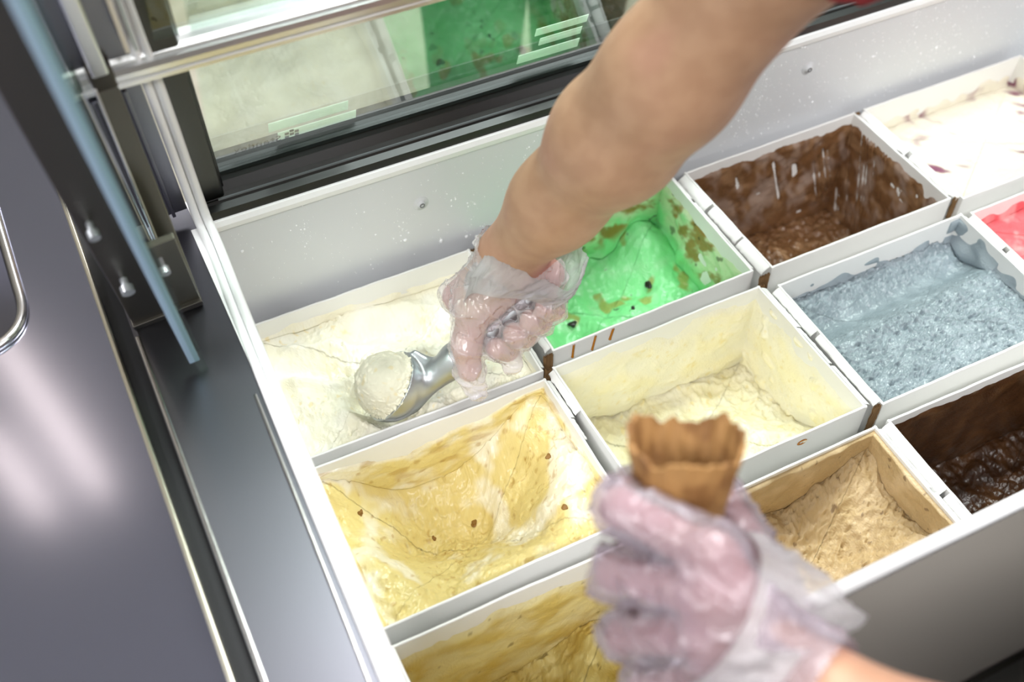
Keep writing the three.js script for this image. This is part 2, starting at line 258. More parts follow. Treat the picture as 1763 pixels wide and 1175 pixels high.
  for (const [x, v, head] of [[-0.0185, 0.090, 1], [-0.0205, 0.185, 0.8], [0.0125, 0.098, 0.75]]) {
    const b = mesh('bolt', new THREE.CylinderGeometry(0.0052 * head, 0.0052 * head, 0.006, 18).applyMatrix4(new THREE.Matrix4().makeBasis(SX, SN, SU.clone().negate())).translate(...PB.clone().addScaledVector(SU, v).addScaledVector(SX, x).addScaledVector(SN, 0.014).toArray()), boltMetal, post);
    mesh('shank', new THREE.CylinderGeometry(0.003 * head, 0.003 * head, 0.014, 14).applyMatrix4(new THREE.Matrix4().makeBasis(SX, SN, SU.clone().negate())).translate(...PB.clone().addScaledVector(SU, v).addScaledVector(SX, x).addScaledVector(SN, 0.008).toArray()), boltMetal, b);
  }
  const GB = V(-0.0615, LIP + 0.012, 0.142), GU = SU;
  const guard = mesh('side_glass', slab(GB.clone().addScaledVector(GU, 0.3).add(V(0.004, 0, -0.055)), V(1, 0.064, 0).normalize(), GU, SN, 0.0035, 0.3, 0.062), clearGlass, cab);
  mesh('glass_edge', slab(GB.clone().addScaledVector(GU, 0.3).addScaledVector(SN, 0.0035), SX, GU, SN, 0.0042, 0.3, 0.0018, 0.001), glassEdge, guard);
  // joint of rail and upright
  const J = V(-0.0558, 0.343, 0.0455);
  mesh('rail_clamp', slab(J, SX, SU, SN, 0.009, 0.016, 0.006, 0.002), steelDark, cab);
  mesh('upright', slab(J.clone().addScaledVector(SU, 0.16).addScaledVector(SN, 0.002), SX, SU, SN, 0.006, 0.15, 0.006, 0.002), alu, cab);
  // near sill, cabinet body and front
  mesh('sill', metreUV(box(-0.016, 1.25, LIP - 0.02, LIP, 0.5335, 0.626, 0.002)), std(0x5a5651, 0.5, { metalness: 1 }), cab);
  mesh('body_panel', box(-0.1, 1.25, FLOOR + 0.02, LIP - 0.022, 0.56, 0.622), steel, cab);
  mesh('body_panel', box(-0.1, 1.25, FLOOR + 0.02, LIP - 0.022, -0.075, -0.045), linerLip, cab);
  mesh('body_panel', box(-0.094, -0.07, FLOOR + 0.02, LIP - 0.022, -0.044, 0.56), steel, cab);
  mesh('body_panel', box(1.226, 1.25, FLOOR + 0.02, LIP - 0.022, -0.044, 0.56), steel, cab);
  mesh('plinth', box(-0.09, 1.24, FLOOR, FLOOR + 0.022, -0.06, 0.61), rubber, cab);
  // black seal between the cabinet and the counter
  mesh('seal', box(-0.1135, -0.0985, LIP - 0.03, LIP - 0.006, -0.1, 0.66), rubber, cab);
}
{ // condensation on the back wall: too many to count
  const r = rng(11), drop = new THREE.SphereGeometry(1, 8, 5, 0, Math.PI * 2, 0, Math.PI / 2).rotateX(Math.PI / 2), m = new THREE.Matrix4(), spots = [];
  const runs = [...Array(16)].map(() => [r() * 1.0, 0.02 + r() * 0.09]);
  for (let i = 0; i < 2600; i++) {
    let x = r() * 1.15 + 0.002, y = r() * 0.124 - 0.004;
    if (i < 330) { const q = runs[i % 16]; x = q[0] + (r() - 0.5) * 0.012; y = q[1] + (r() - 0.5) * 0.05; }
    if (i > 700 && r() > sstep(0.25, 0.9, x) * 0.9 + 0.18) continue;
    const big = r(); spots.push([x, y, 0.0004 + 0.0007 * big ** 3 + (big > 0.975 ? 0.0011 * r() : 0)]);
  }
  const im = new THREE.InstancedMesh(drop, std(0xfcfdff, 0.12), spots.length);
  spots.forEach(([x, y, s], i) => im.setMatrixAt(i, m.makeScale(s, s * (1 + (i % 3) * 0.25), s * 0.7).setPosition(x, y, -0.0121)));
  im.name = 'condensation_droplets'; im.userData.kind = 'stuff'; tag(im, 'white frozen droplets beaded over the back liner wall', 'droplets'); scene.add(im);
}
{ // stainless counter beside the cabinet, with a sunken well
  const c = thing('steel_counter', 'brushed stainless steel counter left of the freezer with dark seam along its edge', 'counter');
  const wx0 = -0.46, wx1 = -0.174, wz0 = -0.4, wz1 = 0.056, R = 0.05;
  const rr = (s, x0, x1, z0, z1, r) => { s.moveTo(x0 + r, z0); s.lineTo(x1 - r, z0); s.quadraticCurveTo(x1, z0, x1, z0 + r); s.lineTo(x1, z1 - r); s.quadraticCurveTo(x1, z1, x1 - r, z1); s.lineTo(x0 + r, z1); s.quadraticCurveTo(x0, z1, x0, z1 - r); s.lineTo(x0, z0 + r); s.quadraticCurveTo(x0, z0, x0 + r, z0); return s; };
  const top = new THREE.Shape(); top.moveTo(-1.2, -0.6); top.lineTo(-0.1145, -0.6); top.lineTo(-0.1145, 0.75); top.lineTo(-1.2, 0.75); top.closePath();
  top.holes.push(rr(new THREE.Path(), wx0, wx1, wz0, wz1, R));
  const g = new THREE.ExtrudeGeometry(top, { depth: 0.03, bevelEnabled: false, curveSegments: 16 }).rotateX(Math.PI / 2).translate(0, LIP, 0);
  mesh('worktop', metreUV(g), steelTop, c);
  mesh('edge_strip', box(-0.1185, -0.1135, LIP - 0.03, LIP + 0.0008, -0.6, 0.75, 0.0018), std(0xd8d3c2, 0.3, { metalness: 1 }), c);
  mesh('cabinet_body', box(-1.15, -0.13, FLOOR, LIP - 0.031, 0.1, 0.66), steel, c);
  mesh('cabinet_body', box(-1.15, -0.13, FLOOR, LIP - 0.25, -0.5, 0.099), steel, c);
  const w = thing('dipper_well', 'sunken steel well with rounded bright rim in the counter at the left edge', 'sink');
  const pts = rr(new THREE.Shape(), wx0, wx1, wz0, wz1, R).getSpacedPoints(120).map((p) => V(p.x, LIP + 0.002, p.y));
  mesh('rim', tube(pts.slice(0, -1), 0.0048, 220, 10, true), steelBright, w);
  const wall = new THREE.ExtrudeGeometry((() => { const s = rr(new THREE.Shape(), wx0, wx1, wz0, wz1, R); s.holes.push(rr(new THREE.Path(), wx0 + 0.003, wx1 - 0.003, wz0 + 0.003, wz1 - 0.003, R - 0.003)); return s; })(), { depth: 0.18, bevelEnabled: false, curveSegments: 12 }).rotateX(Math.PI / 2).translate(0, LIP + 0.001, 0);
  mesh('basin', wall, steel, w);
  mesh('basin_floor', box(wx0 + 0.002, wx1 - 0.002, LIP - 0.183, LIP - 0.178, wz0 + 0.002, wz1 - 0.002, 0.002), steel, w);
}

// ------------------------------------------------------------------ cartons
// corners back-left, back-right, front-right, front-left as (x, z); y is the height of the rim
const CARTONS = {
  cream: { y: 0.000, q: [[0.0035, 0.0060], [0.2421, 0.0048], [0.2370, 0.1831], [0.0035, 0.1805]] },
  mint: { y: 0.003, q: [[0.2540, -0.0070], [0.4868, -0.0085], [0.4877, 0.1634], [0.2548, 0.1678]] },
  chocolate: { y: 0.000, q: [[0.5047, 0.0020], [0.7393, -0.0006], [0.7433, 0.1650], [0.5086, 0.1662]] },
  berry: { y: 0.002, q: [[0.7500, 0.0010], [0.9890, 0.0010], [0.9863, 0.1726], [0.7520, 0.1727]] },
  caramel: { y: 0.000, q: [[0.0010, 0.1900], [0.2345, 0.1910], [0.2349, 0.3606], [-0.0007, 0.3620]] },
  vanilla: { y: 0.003, q: [[0.2449, 0.1843], [0.4812, 0.1824], [0.4848, 0.3535], [0.2466, 0.3544]] },
  grey: { y: 0.000, q: [[0.5000, 0.1879], [0.7378, 0.1874], [0.7368, 0.3571], [0.5006, 0.3569]] },
  red: { y: -0.002, q: [[0.7488, 0.1891], [0.9849, 0.1887], [0.9849, 0.3599], [0.7492, 0.3599]] },
  custard: { y: -0.001, q: [[0.0010, 0.3761], [0.2357, 0.3761], [0.2357, 0.5200], [0.0010, 0.5200]] },
  mocha: { y: -0.002, q: [[0.2462, 0.3727], [0.4817, 0.3714], [0.4819, 0.5210], [0.2462, 0.5210]] },
  cocoa: { y: -0.003, q: [[0.4952, 0.3709], [0.7306, 0.3742], [0.7306, 0.5220], [0.4949, 0.5220]] },
};
const DEPTH = 0.235, WALL = 0.0028;
function wallPanel(a, b, inward, y, seed, notch) {             // a standing board from corner a to corner b, inner face along `inward`
  const len = Math.hypot(b[0] - a[0], b[1] - a[1]), ux = (b[0] - a[0]) / len, uz = (b[1] - a[1]) / len, N = 48;
  const prof = [[0, -DEPTH], [0, -0.0009], [0.0006, -0.0002], [WALL / 2, 0], [WALL - 0.0006, -0.0002], [WALL, -0.0009], [WALL, -DEPTH]];
  return gridGeometry(N, prof.length - 1, (u, v, i, j) => {
    const [o, h] = prof[j], s = u * len, bow = 0.0012 * noise(s * 14 + seed, h * 8, seed) * Math.sin(u * Math.PI) * (1 + h * 3);
    const top = h > -0.1 ? 0.0006 * noise(s * 60, seed * 3.1, 2) + (notch ? notch(u) : 0) : 0;
    return [a[0] + ux * s + inward[0] * (o + bow), y + h + top, a[1] + uz * s + inward[1] * (o + bow), s * 1, h];
  });
}
const soiled = (c) => std(c, 0.55, {});
function makeCarton(key, label, opt = {}) {
  const { q, y } = CARTONS[key], t = thing('ice_cream_carton', label, 'carton', V(q[0][0], y, q[0][1]), 'white cartons in the freezer'), r = rng(key.length * 77 + key.charCodeAt(1));
  const L = q.map(([x, z]) => [x - q[0][0], z - q[0][1]]), nrm = (a, b) => { const l = Math.hypot(b[0] - a[0], b[1] - a[1]); return [-(b[1] - a[1]) / l, (b[0] - a[0]) / l]; };
  for (let k = 0; k < 4; k++) { const a = L[k], b = L[(k + 1) % 4], g = wallPanel(a, b, nrm(a, b), 0, k + key.length * 3 + key.charCodeAt(0) % 9); g.computeVertexNormals(); mesh('wall_panel', g, board, t); }
  mesh('base', box(0.004, L[1][0] - 0.004, -DEPTH, -DEPTH + 0.003, 0.004, L[2][1] - 0.004), board, t);
  // torn-off lid flaps that hang outside the left and right walls, in pieces
  const flap = (a, b, out, pieces) => {
    for (const [u0, u1, drop, lift] of pieces) {
      const g = gridGeometry(14, 5, (u, v) => {
        const s = mix(u0, u1, u), w = v * drop, e = v > 0.9 ? 0.0016 * noise(s * 40, key.length, 7) + 0.001 * noise(s * 120, 3, key.length) : 0;
        const x = mix(a[0], b[0], s), z = mix(a[1], b[1], s), o = Math.sin(Math.min(1, v * 1.4) * 0.8) * w * 0.9 * (lift ?? 1) + e, h = -0.0006 - 0.55 * w * v;
        return [x + out[0] * o, h, z + out[1] * o, s * 0.2, w];
      });
      g.computeVertexNormals(); { const n = g.attributes.normal; let s = 0; for (let i = 0; i < n.count; i++) s += n.getY(i); if (s < 0) flip(g); }
      const h = g.clone(); { const p = h.attributes.position; for (let i = 0; i < p.count; i++) p.setY(i, p.getY(i) - 0.0014); const ix = h.index.array; for (let i = 0; i < ix.length; i += 3) [ix[i], ix[i + 1]] = [ix[i + 1], ix[i]]; }
      const m = mergeGeometries([g, h]); m.computeVertexNormals(); mesh('side_flap', m, board, t);
    }
  };
  const outL = nrm(L[0], L[3]), outR = nrm(L[2], L[1]);
  flap(L[0], L[3], [-Math.abs(outL[0]), 0], opt.left ?? [[0.03, 0.33, 0.011], [0.37, 0.62, 0.0095], [0.64, 0.97, 0.012]]);
  flap(L[1], L[2], [Math.abs(outR[0]), 0], opt.right ?? [[0.03, 0.45, 0.009], [0.5, 0.96, 0.0075]]);
  // brown torn corrugated edges at the corners
  for (const [k, dx, dz, w, hh] of opt.torn ?? []) {
    const g = gridGeometry(26, 8, (u, v) => [L[k][0] + dx + (u - 0.5) * w, -v * hh + 0.003 * noise(u * 9, k, key.length) * (1 - v) + 0.001 * noise(u * 31, 4, 2) * (1 - v), L[k][1] + dz + 0.0007 * Math.sin(u * 44) + 0.0012 * noise(u * 5, v * 5, 3)]);
    const b = g.clone(); { const p = b.attributes.position; for (let i = 0; i < p.count; i++) p.setZ(i, p.getZ(i) - 0.0016); const ix = b.index.array; for (let i = 0; i < ix.length; i += 3) [ix[i], ix[i + 1]] = [ix[i + 1], ix[i]]; }
    const m = mergeGeometries([g, b]); m.computeVertexNormals(); mesh('torn_edge', m, kraft, t).userData.label = 'brown torn corrugated edge';
  }
  return t;
}
makeCarton('cream', 'white carton in the back left corner, nearly full of pale vanilla', { left: [], right: [[0.02, 0.4, 0.006], [0.44, 0.97, 0.006]], torn: [[1, 0.003, 0.004, 0.006, 0.02]] });
const mintBox = makeCarton('mint', 'white carton under the reaching arm, bright mint green and caramel inside', { left: [[0.02, 0.4, 0.007], [0.45, 0.97, 0.008]], right: [[0.03, 0.3, 0.006], [0.34, 0.97, 0.006]], torn: [[1, 0.002, 0.003, 0.006, 0.03], [3, -0.006, 0.003, 0.010, 0.045]] });
makeCarton('chocolate', 'white carton with milk chocolate smeared up its walls, against the back wall', { left: [[0.02, 0.34, 0.014], [0.37, 0.68, 0.0125], [0.7, 0.98, 0.014]], torn: [[1, 0.002, 0.004, 0.007, 0.03], [2, 0.006, 0.002, 0.008, 0.03], [3, -0.012, 0.006, 0.012, 0.04]] });
makeCarton('berry', 'white carton of cream with purple berry streaks at the top right edge', { left: [[0.02, 0.48, 0.008], [0.52, 0.97, 0.007]] });
makeCarton('caramel', 'white carton of caramel swirled ice cream at the left wall in the middle row', { left: [], right: [[0.02, 0.3, 0.0085], [0.31, 0.46, 0.0045], [0.75, 0.97, 0.011]], torn: [[1, 0.0025, 0.0, 0.005, 0.02]] });
const vanillaBox = makeCarton('vanilla', 'white carton with pale yellow vanilla left on its floor, directly behind the waffle cone', { left: [[0.02, 0.33, 0.008], [0.78, 0.98, 0.010]], right: [[0.02, 0.36, 0.0155], [0.37, 0.66, 0.010], [0.68, 0.98, 0.012]], torn: [[0, -0.004, 0.002, 0.007, 0.04], [1, 0.003, 0.002, 0.006, 0.015], [2, 0.009, 0.004, 0.008, 0.04]] });
makeCarton('grey', 'white carton full of blue grey ice cream, right of the pale yellow vanilla carton', { left: [[0.02, 0.4, 0.010], [0.43, 0.97, 0.008]] });
makeCarton('red', 'white carton of pinkish red sorbet cut off by the right edge', {});
makeCarton('custard', 'white carton with deep yellow custard coated walls, nearest at the bottom left', { left: [] });
makeCarton('mocha', 'white carton of tan coffee ice cream right of the hand with the cone', { right: [[0.03, 0.5, 0.008], [0.54, 0.96, 0.009]] });
makeCarton('cocoa', 'white carton with very dark chocolate deep inside, at the right edge', { left: [[0.02, 0.55, 0.0115], [0.58, 0.97, 0.0105]], right: [] });
{ // drips and smears on the outsides
  const amber = std(0xb9740f, 0.25), q = CARTONS.mint.q;
  for (const [s, len, w, lean] of [[0.1, 0.018, 0.0012, 0.1], [0.20, 0.019, 0.0011, 0.35], [0.285, 0.014, 0.0012, 0.5]]) {
    const x = s * 0.233, z = q[3][1] - q[0][1] + 0.0003 - s * 0.0044, pts = [0, 0.3, 0.6, 1].map((t) => V(x + lean * len * 0.4 * (0.5 - t), -0.002 - len * t, z + 0.0002));
    mesh('caramel_drip', mergeGeometries([tube(pts, w, 16, 6), new THREE.SphereGeometry(w * 1.3, 8, 6).translate(pts[3].x, pts[3].y, pts[3].z)].map((g) => g.toNonIndexed())), amber, mintBox);
  }
  mesh('caramel_smear', new THREE.TorusGeometry(0.0035, 0.0011, 6, 18).scale(1.2, 0.8, 0.5).translate(0.169, -0.012, 0.1698), amber, vanillaBox);
  mesh('cream_speck', new THREE.SphereGeometry(0.0022, 8, 6).scale(1.4, 0.8, 0.5).translate(0.172, -0.012, 0.1698), std(0xf6ecd0, 0.4), vanillaBox);
}

// ------------------------------------------------------------------ ice cream
// A sheet over the floor and up the four inner walls of its carton. base(s, t): height of the floor; film(s, t, w, x, y, z): thickness clinging to the wall
// (negative = bare board); relief(x, z, s, t): roughness of the floor; color(x, y, z, w, th) -> linear colour.
const IC = {};
function iceCream(key, label, { F = 0.6, n = [250, 200], base, top = () => -0.006, film, relief, color, material = cream }) {
  const { q, y: Y } = CARTONS[key], ins = WALL + 0.0002, cx = (q[0][0] + q[1][0] + q[2][0] + q[3][0]) / 4, cz = (q[0][1] + q[1][1] + q[2][1] + q[3][1]) / 4;
  const C = q.map(([x, z]) => [x - Math.sign(x - cx) * ins - cx, z - Math.sign(z - cz) * ins - cz]);
  const info = [];
  const g = gridGeometry(n[0], n[1], (u, v) => {
    const a = u * 2 - 1, b = v * 2 - 1, sa = clamp(a / F, -1, 1), sb = clamp(b / F, -1, 1), m = Math.max(Math.abs(a), Math.abs(b)), w = clamp((m - F) / (1 - F));
    const s = (sa + 1) / 2, t = (sb + 1) / 2;
    let x = mix(mix(C[0][0], C[1][0], s), mix(C[3][0], C[2][0], s), t), z = mix(mix(C[0][1], C[3][1], t), mix(C[1][1], C[2][1], t), s);
    const e = base(sa, sb), ty = top(sa, sb); let y = mix(e, ty, w), th = 0;
    const ia = clamp((Math.abs(a) - F) / (1 - F)), ib = clamp((Math.abs(b) - F) / (1 - F));
    if (w > 0) {
      th = film(sa, sb, w, x + cx, y, z + cz); if (w > 0.975) th = -0.0018; if (th < 0) th = Math.max(th, -0.0018);
      const fl = sstep(0.0, 0.10, w); const k = mix(Math.max(th, 0.002), th, fl), l = Math.hypot(ia, ib) || 1;
      x -= Math.sign(a) * ia / l * k; z -= Math.sign(b) * ib / l * k; y += relief(x + cx, z + cz, sa, sb) * (1 - sstep(0, 0.12, w));
    } else y += relief(x + cx, z + cz, sa, sb);
    info.push([x + cx, y, z + cz, w, th, sa, sb]);
    return [x, y, z, x + (Math.abs(a) > Math.abs(b) ? y : 0), z + (Math.abs(a) > Math.abs(b) ? 0 : y)];
  }, true);
  const c = g.attributes.color; info.forEach((p, i) => c.setXYZ(i, ...color(...p)));
  g.computeVertexNormals();
  const o = mesh('ice_cream', g, material); o.position.set(cx, Y, cz); IC[key] = o; return tag(o, label, 'ice cream');
}
// building blocks for relief
const torn = (x, z, k, seed) => { const n = fbm(x * k, seed, z * k, 4); return n; };
// ragged crests left where a scoop tore the surface
function tear(x, z, k, seed) { const wx = noise(x * k * 0.6, seed, z * k * 0.6) * 0.6, wz = noise(x * k * 0.6, seed + 7, z * k * 0.6) * 0.6; let s = 0, a = 1, f = k; for (let i = 0; i < 3; i++) { const n = 1 - Math.abs(noise(x * f + wx, seed + i * 3, z * f + wz)) * 2; s += a * n * Math.abs(n); a *= 0.5; f *= 2.1; } return s - 0.5; }
const pits = (x, z, kx, kz, seed, thr = 0.32) => -Math.max(0, noise(x * kx, seed, z * kz) - thr);
function trough(x, z, [x0, z0, ang, len, wid, dep, rim = 0.25]) {  // a scoop's furrow with raised edges
  const c = Math.cos(ang), s = Math.sin(ang), p = (x - x0) * c + (z - z0) * s, r = -(x - x0) * s + (z - z0) * c, e = sstep(len, len * 0.55, Math.abs(p)), k = r / wid;
  return e * dep * (-Math.exp(-k * k * 2.2) + rim * Math.exp(-((Math.abs(k) - 1.25) ** 2) * 9));
}
const VAN = [0.95, 0.905, 0.73], VAN2 = [0.94, 0.875, 0.62], WHITE = [0.95, 0.93, 0.85];
// back left: vanilla, nearly full
iceCream('cream', 'smooth and torn pale vanilla ice cream being scooped in the back left carton', {
  F: 0.86, n: [330, 260], base: (s, t) => -0.026 + 0.006 * s * t - 0.004 * sstep(0.4, 1, -t) + 0.006 * sstep(0.2, 1, t), top: () => -0.004,
  film: (s, t, w, x, y, z) => 0.0022 - 0.0075 * w + 0.003 * noise(x * 60, y * 90, z * 60),
  relief: (x, z, s, t) => {
    let h = 0.006 * torn(x, z, 26, 1) * sstep(1.05, 0.8, Math.max(Math.abs(s), Math.abs(t)));
    h += trough(x, z, [0.058, 0.066, 0.35, 0.05, 0.019, 0.019, 0.35]) + trough(x, z, [0.128, 0.050, 0.2, 0.055, 0.026, 0.013, 0.35]) + trough(x, z, [0.205, 0.105, 0.5, 0.05, 0.03, 0.008]) + trough(x, z, [0.085, 0.135, 0.9, 0.035, 0.022, 0.018, 0.3]);
    h += 0.011 * Math.exp(-(((x - 0.048) / 0.022) ** 2) - ((z - 0.128) / 0.025) ** 2) + 0.006 * Math.exp(-(((x - 0.026) / 0.014) ** 2) - ((z - 0.09) / 0.03) ** 2);
    const rough = sstep(-0.1, 0.35, noise(x * 20 + 3, 5, z * 20));
    h += rough * (0.0042 * fbm(x * 110, 3, z * 90, 4) + 0.011 * pits(x, z, 190, 140, 2, 0.22));
    h += 0.0042 * tear(x, z, 34, 3) * sstep(-0.25, 0.3, noise(x * 14 + 1, 4, z * 14)) * sstep(1.02, 0.85, Math.max(Math.abs(s), Math.abs(t)));
    return h + 0.0006 * fbm(x * 200, 1, z * 60, 2);
  },
  color: (x, y, z) => { const n = noise(x * 40, 3, z * 40), f = sstep(0.3, 0.55, noise(x * 190, 8, z * 150)); return mix3(mix3(VAN, WHITE, sstep(-0.2, 0.5, n) * 0.6), [0.86, 0.66, 0.22], f * 0.42 * sstep(-0.05, 0.3, noise(x * 22, 14, z * 22))); },
});
// mint with caramel
const GREEN = [0.23, 0.74, 0.29], PALE = [0.68, 0.80, 0.52], AMBER = [0.30, 0.155, 0.010];
iceCream('mint', 'bright mint green ice cream with caramel and fudge bits in the carton under the arm', {
  F: 0.55, n: [280, 240], material: creamWet,
  base: (s, t) => -0.098 + 0.02 * sstep(0.4, 1, -s) + 0.018 * sstep(0.2, 1, t) + 0.036 * Math.exp(-(((s - 0.75) / 0.3) ** 2) - ((t + 0.9) / 0.5) ** 2),
  film: (s, t, w, x, y, z) => 0.0016 + 0.003 * fbm(x * 26, y * 30, z * 26, 3) - 0.006 * sstep(0.78, 1, w) + 0.006 * sstep(0.6, 0.0, w) * sstep(0.1, 0.4, noise(x * 30, y * 24, z * 30)),
  relief: (x, z, s, t) => 0.007 * torn(x, z, 22, 2) + trough(x, z, [0.40, 0.055, 0.1, 0.05, 0.028, 0.013]) + trough(x, z, [0.335, 0.11, 0.8, 0.05, 0.024, 0.010]) + 0.0016 * fbm(x * 140, 2, z * 90, 2) * sstep(0, 0.3, noise(x * 25, 1, z * 25)),
  color: (x, y, z, w, th) => {
    const a = fbm(x * 24 + 4, y * 20, z * 24, 3), strk = fbm(x * 60 + y * 40, y * 26, z * 60 - y * 40, 3);
    let c = mix3(GREEN, [0.36, 0.78, 0.40], sstep(0.0, 0.5, noise(x * 50, y * 50, z * 50)) * 0.6);
    if (w > 0) { c = mix3(c, PALE, sstep(0.05, 0.45, w) * 0.9 * sstep(0.0048, 0.0012, th)); c = mix3(c, AMBER, sstep(-0.05, 0.42, a * 0.8 + strk * 0.7 + 0.12 * sstep(0.4, 0.9, w)) * sstep(0.05, 0.3, w) * 0.9); }
    else c = mix3(c, [0.34, 0.27, 0.03], sstep(0.38, 0.55, a) * 0.7);
    return noise(x * 90, y * 90, z * 90) > 0.62 ? mix3(c, [0.06, 0.05, 0.02], 0.7) : c;
  },
});
// milk chocolate scraped off the walls
const scrape = (q, y) => { let k = 0; for (const [c, w, y0, y1] of [[0.618, 0.0016, -0.105, -0.028], [0.566, 0.0012, -0.06, -0.03], [0.672, 0.0009, -0.13, -0.05], [0.680, 0.0007, -0.13, -0.045], [0.688, 0.0009, -0.12, -0.035], [0.695, 0.0007, -0.115, -0.04], [0.646, 0.0024, -0.07, -0.045]]) k = Math.max(k, sstep(w * 1.6, w * 0.7, Math.abs(q - c + 0.001 * noise(y * 40, c * 90, 1))) * sstep(y0, y0 + 0.012, y) * sstep(y1, y1 - 0.008, y)); return 0.0055 * k; };
const CHOC = [0.165, 0.078, 0.032];
iceCream('chocolate', 'milk chocolate ice cream scraped low with pale streaks up the walls, by the back wall', {
  F: 0.5, n: [280, 260], material: creamWet,
  base: (s, t) => -0.15 + 0.03 * Math.exp(-(((s + 0.15) / 0.4) ** 2) - ((t + 0.15) / 0.6) ** 2) + 0.02 * sstep(0.3, 1, t),
  film: (s, t, w, x, y, z) => 0.0018 + 0.0026 * fbm(x * 34, y * 34, z * 34, 4) - 0.0045 * sstep(0.9, 1, w) - (t <= -0.99 ? scrape(x + y * 0.34, y) : 0) - (s > 0.99 ? 0.004 * sstep(0.05, 0.4, noise(z * 240 + y * 60, 2, 5)) * sstep(0.55, 0.2, Math.abs(t + 0.55)) : 0),
  relief: (x, z) => 0.006 * torn(x, z, 30, 3) + 0.003 * fbm(x * 110, 5, z * 110, 3),
  color: (x, y, z, w, th) => {
    const n = fbm(x * 40, y * 40, z * 40, 3), p = sstep(0.18, 0.5, noise(x * 60 + y * 30, y * 22 + 7, z * 60 - y * 18));
    return mix3(mix3(CHOC, [0.27, 0.15, 0.075], sstep(-0.1, 0.5, n)), [0.40, 0.30, 0.245], Math.max(p * 0.6, 0.75 * sstep(-0.05, 0.45, noise(x * 30, y * 18 + 3, z * 30) + 0.4 * noise(x * 120 + y * 60, y * 50, z * 120))) * sstep(0.0, 0.3, w) * sstep(0.006, 0.001, th));
  },
});
// cream with berry ripple
iceCream('berry', 'pale cream ice cream rippled with purple berry at the top right edge', {
  F: 0.86, n: [200, 160], base: (s, t) => -0.030 + 0.012 * t, top: () => -0.003,
  film: (s, t, w, x, y, z) => 0.0015 - 0.006 * w + 0.0035 * noise(x * 50, y * 60, z * 50), relief: (x, z) => 0.003 * torn(x, z, 22, 7) + 0.0008 * fbm(x * 130, 4, z * 130, 2),
  color: (x, y, z, w) => { const k = sstep(0.05, 0.4, noise(x * 60 - z * 30, y * 40, z * 26 + x * 10)) * sstep(0.0, 0.25, noise(x * 16, 9, z * 16) + w * 0.2 + 0.02); return mix3(mix3([0.82, 0.77, 0.64], [0.80, 0.72, 0.66], w * 0.4), [0.20, 0.035, 0.10], k * 0.95); },
});
// caramel swirl, hollowed out
const CAR = [0.80, 0.655, 0.27], CARD = [0.44, 0.24, 0.035];
iceCream('caramel', 'caramel swirled ice cream with nut pieces hollowed out like a bowl', {
  F: 0.62, n: [320, 260], material: creamWet, top: () => -0.008,
  base: (s, t) => Math.min(-0.016, -0.108 + 0.072 * sstep(0.15, 1, -s) ** 1.2 + 0.085 * sstep(0.0, 1.05, s) ** 1.3 + 0.088 * sstep(-0.35, 1, t) + 0.02 * sstep(-0.6, -1, t) - 0.05 * sstep(0, 1, t) * sstep(0, 1, Math.abs(s))),
  film: (s, t, w, x, y, z) => (t <= -0.99 ? 0.0022 - 0.0052 * sstep(0.62, 0.95, w + 0.25 * noise(x * 16, 3, 1)) : 0.003 - 0.006 * sstep(0.5, 0.9, w)) + 0.002 * fbm(x * 40, y * 60, z * 40, 3),
  relief: (x, z, s, t) => 0.0028 * tear(x, z, 38, 4) * sstep(-0.2, 0.3, noise(x * 15, 2, z * 15)) + 0.007 * torn(x, z, 26, 4) * sstep(1.05, 0.8, Math.max(Math.abs(s), Math.abs(t))) + trough(x, z, [0.155, 0.275, 1.2, 0.06, 0.03, 0.012]) + trough(x, z, [0.195, 0.262, 1.25, 0.055, 0.02, 0.010]) + trough(x, z, [0.10, 0.255, 0.1, 0.06, 0.03, 0.008]) + 0.0034 * sstep(-0.1, 0.3, noise(x * 18, 4, z * 18)) * fbm(x * 120, 6, z * 80, 4) + 0.008 * pits(x, z, 230, 100, 5, 0.3),
  color: (x, y, z, w, th) => {
    const n = fbm(x * 22, y * 22, z * 22, 3), v = Math.abs(fbm(x * 30 + 9, y * 30, z * 30, 3)), fleck = sstep(0.42, 0.6, noise(x * 120, y * 120, z * 120));
    let c = mix3(CAR, [0.93, 0.87, 0.68], sstep(-0.15, 0.45, n));
    c = mix3(c, CARD, sstep(0.05, 0.0, v) * 0.55 * sstep(-0.1, 0.3, noise(x * 12, 5, z * 12)) + fleck * 0.5);
    if (w > 0) c = mix3(c, [0.90, 0.86, 0.72], sstep(0.0018, 0.0, th) * 0.7), c = mix3(c, CARD, sstep(0.18, 0.42, noise(x * 30 - y * 20, y * 75, z * 30)) * 0.45);
    return c;
  },
});
